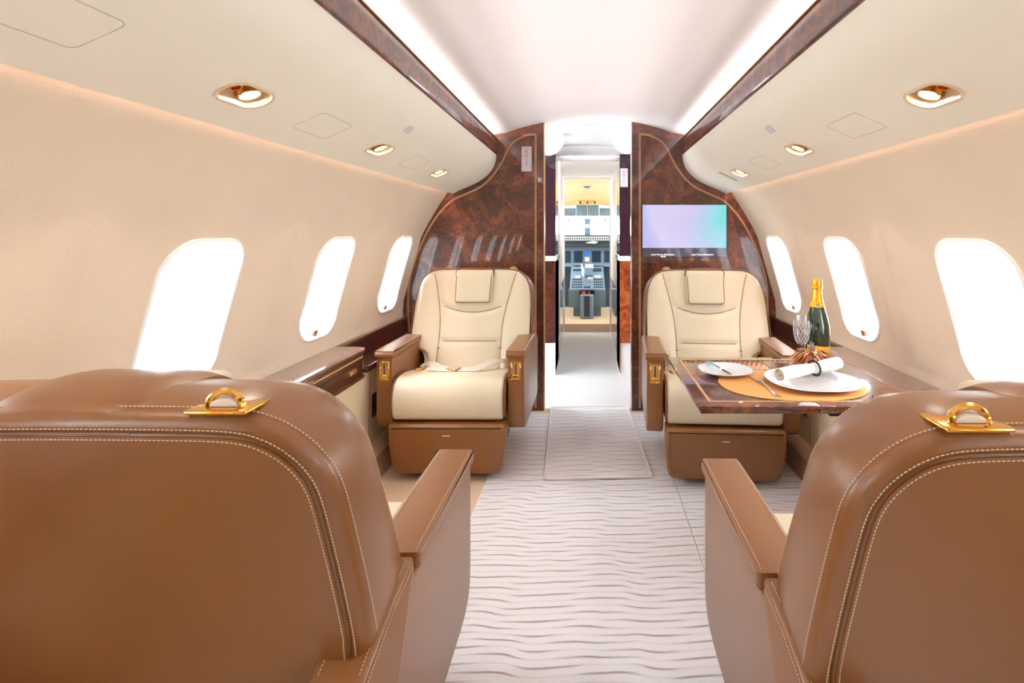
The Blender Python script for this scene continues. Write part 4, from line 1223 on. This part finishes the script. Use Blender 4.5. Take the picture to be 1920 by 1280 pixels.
for k in range(25):
    a = -PI / 2 - 1.25 + 2.1 * k / 24
    for rg, z in ((ring0, 0.03), (ring1, 0.088 )):
        rg.append(b.verts.new((bx + 0.0467 * math.cos(a), by + 0.0467 * math.sin(a), TZ + z - (0.006 * (k / 24) if z > 0.05 else 0))))
for k in range(24): b.faces.new((ring0[k], ring0[k + 1], ring1[k + 1], ring1[k]))
wpart('front_label', b, M['label_yellow'], t)

# crystal flute
fx, fy = 0.796, 2.0
t = wempty('champagne_flute', (fx, fy, TZ)); tag(t, 'cut crystal champagne flute standing left of the bottle', 'glass')
b = B(); lathe(b, [(0.0, 0.0), (0.033, 0.0), (0.034, 0.002), (0.020, 0.005), (0.008, 0.010), (0.0052, 0.018), (0.0045, 0.05), (0.0055, 0.082), (0.009, 0.088), (0.0, 0.090)], (fx, fy, TZ + 0.0008), 28)
wpart('stem', b, M['crystal'], t)
b = B(); prof = [(0.004, 0.089), (0.012, 0.094), (0.021, 0.108), (0.0275, 0.13), (0.030, 0.155), (0.0285, 0.18), (0.0262, 0.208), (0.0252, 0.208), (0.0272, 0.18), (0.0286, 0.155), (0.026, 0.13), (0.0195, 0.11), (0.010, 0.099), (0.0, 0.098)]
lathe(b, prof, (fx, fy, TZ + 0.0008), 36)
bowl = wpart('bowl', b, M['crystal'], t)
b = B()
def rr_at(z):
    P = [(0.094, 0.012), (0.108, 0.021), (0.13, 0.0275), (0.155, 0.030), (0.18, 0.0285), (0.208, 0.0262)]
    for (a, c), (d, e) in zip(P, P[1:]):
        if z <= d: return c + (e - c) * (z - a) / (d - a)
    return P[-1][1]
for k in range(14):
    for dr in (1, -1):
        pts = []
        for q in range(8):
            z = 0.098 + 0.085 * q / 7; a = 2 * PI * (k / 14) + dr * 1.5 * q / 7; r = rr_at(z) + 0.0002
            pts.append((fx + r * math.cos(a), fy + r * math.sin(a), TZ + z))
        tube(b, pts, 0.0007, 4)
link('cut_pattern', b, mat('cut_facets', srgb(214, 218, 226), rough=0.2, metal=0.2), bowl)

# ------------------------------------------------------------------ vestibule
bm = B()
def wallbox(x0, x1, y0, y1, z0, z1): box(bm, x0, x1, y0, y1, z0, z1)
# left outer wall with the entrance doorway between Y 3.5 and 4.15, opening cut low to hold back daylight
wallbox(-1.26, -1.2, 3.40, 3.50, 0, 1.96); wallbox(-1.26, -1.2, 4.15, 6.2, 0, 1.96); wallbox(-1.26, -1.2, 3.50, 4.15, 0.62, 1.96)
struct(link('wall_vestibule_left', bm, M['vest_wall']), 'pale vestibule wall with the entrance doorway, cut low to hold back daylight')
bm = B(); box(bm, 1.0, 1.06, 3.425, 6.2, 0, 1.96); struct(link('wall_vestibule_right', bm, M['vest_wall']), 'pale vestibule wall opposite the entrance')
bm = B(); box(bm, -1.26, 1.26, 3.43, 6.2, 1.955, 2.0); struct(link('ceiling_vestibule', bm, M['vest_wall']), 'liner above the vestibule ceiling')
area('entrance_portal', (-1.27, 3.825, 0.31), (1, 0, 0), 0.62, 0.65, 1, portal=True)
area('passage_cove_light', (0, 4.475, 1.762), (0, 0.6, -0.8), 0.4, 0.03, 3, (1, 0.98, 0.96))
def galley(name, label, xa, xb, wood, side):
    t = wempty(name, ((xa + xb) / 2, 4.4, 0)); tag(t, label, 'cabinet')
    b = B(); box(b, xa, xb, 4.20, 4.68, 0.26, 0.905); lo = wpart('lower_cabinet', b, wood, t)
    b = B(); box(b, xa, xb, 4.215, 4.68, 0.003, 0.26); wpart('glare_plinth', b, M['white_plastic'], t)  # white colour stands in for the glare low on the cabinet face
    b = B(); box(b, xa - 0.008, xb + 0.008, 4.185, 4.69, 0.906, 0.945, 0.004, 2); wpart('counter', b, M['counter'], t)
    b = B(); box(b, xa, xb, 4.235, 4.68, 0.945, 1.752); wpart('upper_cabinet', b, M['gloss_dark'], t)
    b = B()
    xe = xb if side < 0 else xa
    for k in range(4): tube(b, [((xa + xb) / 2 - 0.2, 4.1995, 0.34 + 0.15 * k), ((xa + xb) / 2 + 0.2, 4.1995, 0.34 + 0.15 * k)], 0.002, 5)
    wpart('drawer_joints', b, M['black'], t)
    b = B(); box(b, *(sorted((xe, xe - side * -0.006))), 4.205, 4.66, 0.02, 0.9); 
    wpart('side_panel', b, M['burl_red'] if side > 0 else M['counter'], t)
    return t
galley('galley_cabinet', 'dark wood galley cabinet with white counter beyond the left bulkhead', -0.95, -0.268, M['burl_dark'], -1)
galley('galley_cabinet', 'orange red wood galley cabinet with white counter beyond the right bulkhead', 0.240, 0.95, M['burl_red'], 1)
c = px(1170, 333, 4.235); exit_sign('exit_sign', 'white upright EXIT sign on the dark cabinet in the vestibule, right of the aisle', (c.x, 4.235, c.z), 0.060, 0.148, 4.235)
for s, u, v in ((-1, 1036, 268), (1, 1169, 265)):
    c = px(u, v, 3.80)
    n_ = Vector((-s * 0.55, -0.62, -0.56)).normalized(); R = n_.to_track_quat('Z', 'Y').to_matrix()
    t = wempty('dome_light', c); tag(t, 'round frosted dome light at the %s of the vestibule ceiling' % SIDE_NAME[s], 'lamp', 'vestibule dome lights')
    def ringed(prof, n=32):
        b = B(); pr = None
        for r, h in prof:
            rg = [b.verts.new(c + R @ Vector((r * math.cos(2 * PI * k / n), r * math.sin(2 * PI * k / n), h))) for k in range(n)]
            if pr:
                for k in range(n): b.faces.new((pr[k], pr[(k + 1) % n], rg[(k + 1) % n], rg[k]))
            pr = rg
        b.faces.new(pr)
        return b
    wpart('bezel', ringed([(0.105, -0.06), (0.105, -0.005), (0.098, 0.004), (0.086, 0.006), (0.083, -0.002), (0.07, -0.004)]), M['white_plastic'], t)
    wpart('lens', ringed([(0.0825, 0.0), (0.078, 0.010), (0.062, 0.020), (0.04, 0.026), (0.015, 0.028)]), M['dome'], t)
# faint hatch in the vestibule ceiling
b = B(); box(b, -0.09, 0.09, 3.55, 3.75, 1.8455, 1.848, 0.001, 1)
tag(link('ceiling_hatch', b, M['white_plastic']), 'flush white hatch in the ceiling just beyond the bulkheads', 'hatch')

# corridor to the cockpit
for s in (-1, 1):
    xa = -0.272 if s < 0 else 0.262; xb = -0.29 if s < 0 else 0.243
    nm = 'wall_corridor_' + SIDE_NAME[s]
    bm = B()
    o_ = 0.5 * s
    def quadbox(z0, z1, dx=0.0):
        v = [(xa + dx, 4.70, z0), (xb + dx, 6.08, z0), (xb + dx, 6.08, z1), (xa + dx, 4.70, z1)]
        w = [(q[0] + o_, q[1], q[2]) for q in v]
        V = [bm.verts.new(q) for q in v]; W = [bm.verts.new(q) for q in w]
        bm.faces.new(V); bm.faces.new(W[::-1])
        for i in range(4): bm.faces.new((V[i], W[i], W[(i + 1) % 4], V[(i + 1) % 4]))
    quadbox(0.0, 1.78)
    o = struct(link(nm, bm, M['vest_wall']), 'narrow passage wall before the cockpit on the %s' % SIDE_NAME[s])
    bm = B(); 
    v = [(xa - s * 0.003, 4.72, 0.02), (xb - s * 0.003, 6.06, 0.02), (xb - s * 0.003, 6.06, 0.62), (xa - s * 0.003, 4.72, 0.62)]
    bm.faces.new([bm.verts.new(q) for q in v])
    link('wood_lower_panel', bm, M['burl_red'] if s > 0 else M['burl'], o)
    bm = B(); box(bm, *sorted((xb - s * 0.012, xb + s * 0.02)), 6.03, 6.09, 0.0, 1.73); link('door_jamb', bm, M['chrome'], o)
    bm = B(); box(bm, *sorted((xa - s * 0.012, xa + s * 0.02)), 4.70, 4.74, 0.0, 1.76); link('end_post', bm, M['white_plastic'], o)

# ------------------------------------------------------------------ cockpit
CF = 0.09
bm = B(); box(bm, -1.2, 1.2, 6.08, 8.6, -0.06, CF); struct(link('floor_cockpit', bm, M['carpet_side']), 'tan raised cockpit floor')
bm = B()
for xs0, xs1 in ((-1.2, -1.1), (1.1, 1.2)):
    box(bm, xs0, xs1, 6.08, 8.6, 0, 0.98); box(bm, xs0, xs1, 6.08, 8.6, 1.5, 2.0); box(bm, xs0, xs1, 6.08, 6.45, 0.98, 1.5); box(bm, xs0, xs1, 7.4, 8.6, 0.98, 1.5)
box(bm, -1.2, -0.34, 6.10, 6.16, 0, 2.0); box(bm, 0.30, 1.2, 6.10, 6.16, 0, 2.0)
struct(link('wall_cockpit', bm, M['cockpit_liner']), 'cream cockpit side lining')
bm = B()
pr = [(6.08, 1.735), (6.3, 1.735), (6.6, 1.70), (6.85, 1.62), (7.0, 1.53), (7.02, 1.50)]
rows = []
for y, z in pr: rows.append([bm.verts.new((x, y, z - 0.05 * (x / 0.5) ** 2 if abs(x) < 0.9 else z - 0.16)) for x in [-1.15 + 0.115 * k for k in range(21)]])
for A, C in zip(rows, rows[1:]):
    for i in range(20): bm.faces.new((A[i], A[i + 1], C[i + 1], C[i]))
top = [bm.verts.new((-1.2, 6.08, 2.0)), bm.verts.new((1.2, 6.08, 2.0)), bm.verts.new((1.2, 7.9, 2.0)), bm.verts.new((-1.2, 7.9, 2.0))]; bm.faces.new(top)
struct(link('ceiling_cockpit', bm, M['cockpit_liner'], angle=60), 'cream cockpit ceiling')
# windscreen: header, sill, posts and panes
t = empty('window_17', (0, 7.6, 1.2)); struct(t, 'cockpit windscreen')
b = B(); box(b, -1.15, 1.15, 7.50, 7.60, px(0, 412, 7.5).z, 2.0); wpart('header', b, M['white_plastic'], t)
zt_, zb_ = px(0, 412, 7.55).z, px(0, 441, 7.55).z
b = B(); box(b, -1.15, 1.15, 7.50, 7.60, 0.0, zb_); wpart('sill', b, M['cockpit_dark'], t)
a, c = px(1096, 0, 7.5).x, px(1107, 0, 7.5).x
b = B(); box(b, a, c, 7.46, 7.58, zb_ - 0.03, zt_ + 0.01, 0.008, 2); wpart('centre_post', b, M['cockpit_mid'], t)
b = B(); box(b, -1.15, -0.78, 7.5, 7.6, zb_, zt_); box(b, 0.78, 1.15, 7.5, 7.6, zb_, zt_); wpart('side_post', b, M['cockpit_liner'], t)
b = B(); b.faces.new([b.verts.new(q) for q in ((-0.8, 7.55, zb_), (0.8, 7.55, zb_), (0.8, 7.55, zt_), (-0.8, 7.55, zt_))]); wpart('pane', b, M['glass'], t)
for k, s in enumerate((-1, 1)):
    w = empty('window_%d' % (18 + k), (s * 1.15, 6.9, 1.24)); struct(w, 'cockpit side window')
    b = B(); b.faces.new([b.verts.new(q) for q in ((s * 1.15, 6.45, 0.98), (s * 1.15, 7.4, 0.98), (s * 1.15, 7.4, 1.5), (s * 1.15, 6.45, 1.5))]); wpart('pane', b, M['glass'], w)
    area('side_window_portal', (s * 1.22, 6.92, 1.24), (-s, 0, 0), 0.95, 0.52, 1, portal=True)
area('windscreen_portal', (0, 7.62, (zb_ + zt_) / 2), (0, -1, 0), 1.6, zt_ - zb_, 1, portal=True)
# compass on the post
c = px(1101, 424, 7.42); b = B(); box(b, c.x - 0.03, c.x + 0.03, 7.38, 7.455, c.z - 0.025, c.z + 0.025, 0.01, 2)
tag(link('compass', b, M['white_plastic']), 'small white standby compass on the windscreen centre post', 'compass')
# round ceiling speaker vent
c = px(1101, 346, 6.55); t = wempty('ceiling_vent', c); tag(t, 'round grey vent in the cockpit ceiling', 'vent')
Rv = Vector((0, -0.55, -0.84)).normalized().to_track_quat('Z', 'Y').to_matrix()
b = B(); n = 24; pr = None
for r, h in ((0.058, -0.03), (0.058, 0.012), (0.05, 0.016), (0.046, 0.010), (0.02, 0.012)):
    rg = [b.verts.new(c + Rv @ Vector((r * math.cos(2 * PI * k / n), r * math.sin(2 * PI * k / n), h))) for k in range(n)]
    if pr:
        for k in range(n): b.faces.new((pr[k], pr[(k + 1) % n], rg[(k + 1) % n], rg[k]))
    pr = rg
b.faces.new(pr); wpart('grille', b, M['cockpit_grey'], t)
# overhead panel
YO = 6.95
t = wempty('overhead_panel', px(1101, 395, YO)); tag(t, 'blue grey overhead switch panel above the windscreen', 'control panel')
def pxbox(b, u0, v0, u1, v1, Y, d, bev=0.0):
    a, c = px(u0, v0, Y), px(u1, v1, Y); box(b, a.x, c.x, Y, Y + d, c.z, a.z, bev, 1)
b = B(); pxbox(b, 1080, 384, 1101, 404.5, YO, 0.03, 0.003); pxbox(b, 1101.6, 384, 1123, 404.5, YO, 0.03, 0.003); wpart('centre_switch_panel', b, M['cockpit_grey'], t)
for u0, u1 in ((1040, 1079.5), (1123.6, 1170)):
    b = B(); pxbox(b, u0, 390, u1, 404.5, YO + 0.01, 0.03, 0.003); wpart('side_switch_panel', b, M['cockpit_grey'], t)
b = B()
for i in range(36):
    for j in range(5):
        u = 1042 + i * 3.5; v = 391.5 + j * 2.7
        if 1078 < u < 1081 or 1121 < u < 1124.5: continue
        if random.random() < 0.75: pxbox(b, u, v, u + 1.5, v + 1.1, YO - (0.006 if 1080 < u < 1122 else -0.004), 0.008)
for i in range(11):
    for j in range(2): pxbox(b, 1082 + i * 3.6, 385.5 + j * 2.7, 1083.6 + i * 3.6, 386.7 + j * 2.7, YO - 0.006, 0.008)
sw = wpart('switches', b, M['cockpit_dark'], t); sw['kind'] = 'stuff'
b = B(); pxbox(b, 1081, 376, 1122, 383.5, YO + 0.01, 0.03, 0.006); wpart('lever_panel', b, mat('lever_panel', srgb(226, 206, 150), 0.5), t)
for u in (1088, 1101.5, 1115.5):
    b = B(); pxbox(b, u - 1.2, 377, u + 1.2, 382, YO - 0.02, 0.03, 0.003); wpart('lever', b, M['black'], t)
# header strip with small knobs
for u in (1067.5, 1134.5):
    b = B(); pxbox(b, u - 1.2, 411.5, u + 1.2, 415.5, 7.46, 0.035, 0.003); wpart('visor_knob', b, M['black'], t)
# glareshield
YG = 7.0
t = wempty('glareshield', px(1101, 446, YG)); tag(t, 'dark glareshield with a row of pale buttons below the windscreen', 'control panel')
b = B(); pxbox(b, 1035, 440, 1180, 462, YG + 0.06, 0.4); wpart('hood', b, M['cockpit_dark'], t)
b = B(); pxbox(b, 1040, 442, 1165, 452, YG, 0.06, 0.004); wpart('button_panel', b, M['cockpit_mid'], t)
b = B()
for i in range(28):
    u = 1044 + i * 4.3; pxbox(b, u, 443.5, u + 2.6, 446.2, YG - 0.006, 0.008); pxbox(b, u + 0.4, 447.6, u + 2.6, 450.4, YG - 0.006, 0.008)
sw = wpart('buttons', b, M['white_plastic'], t); sw['kind'] = 'stuff'
c0, c1, c2, c3 = px(1098, 455.5, YG - 0.09), px(1112, 451.5, YG - 0.02), px(1121, 453.5, YG - 0.02), px(1116, 457, YG - 0.09)
b = B(); V = [b.verts.new(q) for q in (c0, c3, c2, c1)]; W = [b.verts.new(q + Vector((0, 0, 0.004))) for q in (c0, c3, c2, c1)]
b.faces.new(V[::-1]); b.faces.new(W)
for i in range(4): b.faces.new((V[i], V[(i + 1) % 4], W[(i + 1) % 4], W[i]))
tag(link('paper_chart', b, M['sign_white']), 'folded white paper lying under the glareshield', 'paper')
# instrument panel
YI = 7.2
t = wempty('instrument_panel', px(1101, 500, YI)); tag(t, 'grey cockpit instrument panel with dark displays', 'control panel')
b = B(); pxbox(b, 1030, 462, 1185, 500, YI, 0.06, 0.004); wpart('panel', b, M['cockpit_grey'], t)
for u0, u1, v0, v1, m in ((1060, 1070, 470.5, 491.5, 'screen_dark'), (1076, 1092, 470.5, 491.5, 'screen_dark'), (1110, 1126.5, 470.5, 491.5, 'screen_dark'), (1133, 1150, 470.5, 491.5, 'screen_dark'), (1038, 1054, 470.5, 491.5, 'screen_dark'), (1096.5, 1105, 470.5, 478, 'screen_blue'), (1096.5, 1105, 482, 490, 'white_plastic')):
    b = B(); pxbox(b, u0 - 1, v0 - 1, u1 + 1, v1 + 1, YI - 0.008, 0.01, 0.002); fr = wpart('display_frame', b, M['cockpit_mid'], t)
    b = B(); pxbox(b, u0, v0, u1, v1, YI - 0.011, 0.004); link('display', b, M[m], fr)
b = B()
for i in range(5): pxbox(b, 1076 + i * 3.4, 497.5, 1078.4 + i * 3.4, 499.8, YI - 0.02, 0.03, 0.002)
for i in range(6): pxbox(b, 1112 + i * 3.6, 498, 1114 + i * 3.6, 499.6, YI - 0.012, 0.02)
wpart('knobs', b, M['black'], t)
# centre pedestal
YP0, YP1 = 6.6, 7.165
t = wempty('centre_pedestal', px(1101, 576, YP0)); tag(t, 'pale blue cockpit centre pedestal with throttle levers and switches', 'control panel')
A_, B_ = px(1068, 542, YP0), px(1134.5, 542, YP0); C_, D_ = px(1071, 500, YP1), px(1131, 500, YP1)
E_, F_ = px(1066, 576, YP0), px(1136, 576, YP0)
b = B(); V = [b.verts.new(q) for q in (A_, B_, D_, C_)]; low = [b.verts.new((q.x, q.y, q.z - 0.04)) for q in (A_, B_, D_, C_)]
b.faces.new(V); b.faces.new(low[::-1])
for i in range(4): b.faces.new((V[i], V[(i + 1) % 4], low[(i + 1) % 4], low[i]))
wpart('control_deck', b, M['cockpit_grey'], t, angle=20)
b = B(); a, c = E_, F_
V = [b.verts.new(q) for q in (px(1066, 545, YP0 - 0.01), px(1136, 545, YP0 - 0.01), px(1136, 576, YP0 - 0.01), px(1066, 576, YP0 - 0.01))]
W = [b.verts.new((v.co.x, YP1, v.co.z)) for v in V]; b.faces.new(V); b.faces.new(W[::-1])
for i in range(4): b.faces.new((V[i], W[i], W[(i + 1) % 4], V[(i + 1) % 4]))
wpart('pedestal_body', b, M['cockpit_mid'], t, angle=20)
b = B(); box(b, E_.x + 0.06, F_.x - 0.06, YP0 + 0.05, YP1, CF, px(0, 575.5, YP0).z); wpart('foot', b, M['cockpit_mid'], t)
def deck(f, g_):          # point on the sloping deck: f across, g_ up the slope
    return A_.lerp(B_, f).lerp(C_.lerp(D_, f), g_)
upn = (B_ - A_).cross(C_ - A_).normalized()
if upn.z < 0: upn = -upn
def deckbox(b, f, g_, w, l, h):
    c = deck(f, g_); e1 = (B_ - A_).normalized(); e2 = (C_ - A_).normalized()
    box(b, -w, w, -l, l, 0, h, 0, 1, lambda q: c + e1 * q.x + e2 * q.y + upn * q.z)
b = B()
for i in range(5):
    for j in range(4):
        deckbox(b, 0.08 + i * 0.06, 0.08 + j * 0.11, 0.007, 0.014, 0.012); deckbox(b, 0.70 + i * 0.06, 0.08 + j * 0.11, 0.007, 0.014, 0.012)
deckbox(b, 0.2, 0.84, 0.06, 0.03, 0.004); deckbox(b, 0.8, 0.84, 0.06, 0.05, 0.004)
sw = wpart('switches', b, M['cockpit_dark'], t)
for f, g_, h in ((0.40, 0.62, 0.10), (0.36, 0.70, 0.12)):
    b = B(); tube(b, [deck(f, g_ - 0.1), deck(f - 0.03, g_) + Vector((0, 0, h))], 0.010, 8); wpart('throttle_lever', b, M['white_plastic'], t)
for q in ((0.56, 0.95, 0.055, 0.05, 0.03), (0.59, 0.34, 0.035, 0.012, 0.05), (0.22, 0.5, 0.03, 0.03, 0.012), (0.8, 0.5, 0.04, 0.03, 0.014)):
    b = B(); deckbox(b, *q); wpart('white_control', b, M['white_plastic'], t)
b = B(); deckbox(b, 0.55, 0.62, 0.05, 0.10, 0.05); deckbox(b, 0.5, 0.2, 0.04, 0.09, 0.02); wpart('throttle_quadrant', b, M['cockpit_mid'], t)
b = B(); pxbox(b, 1087, 544, 1115, 552.5, YP0 - 0.06, 0.05, 0.003); rp = wpart('readout', b, M['black'], t)
for u0, u1 in ((1091.5, 1097.5), (1104, 1106)):
    b = B(); pxbox(b, u0, 546.5, u1, 550.5, YP0 - 0.063, 0.01); link('readout_digit', b, M['red_led'], rp)
# grey box standing at the foot of the pedestal
t = wempty('equipment_box', px(1100.5, 596, 6.44)); tag(t, 'upright grey box with a dark front standing on the cockpit floor before the pedestal', 'box')
a, c = px(1088, 553, 6.44), px(1113, 596, 6.44)
b = B(); box(b, a.x, c.x, 6.44, 6.53, CF + 0.001, a.z, 0.012, 2); wpart('body', b, M['cockpit_grey'], t)
b = B(); box(b, a.x + 0.045, c.x - 0.045, 6.434, 6.441, CF + 0.03, a.z - 0.01, 0.003, 1); wpart('front_strip', b, M['cockpit_dark'], t)
# pilot seats' edges
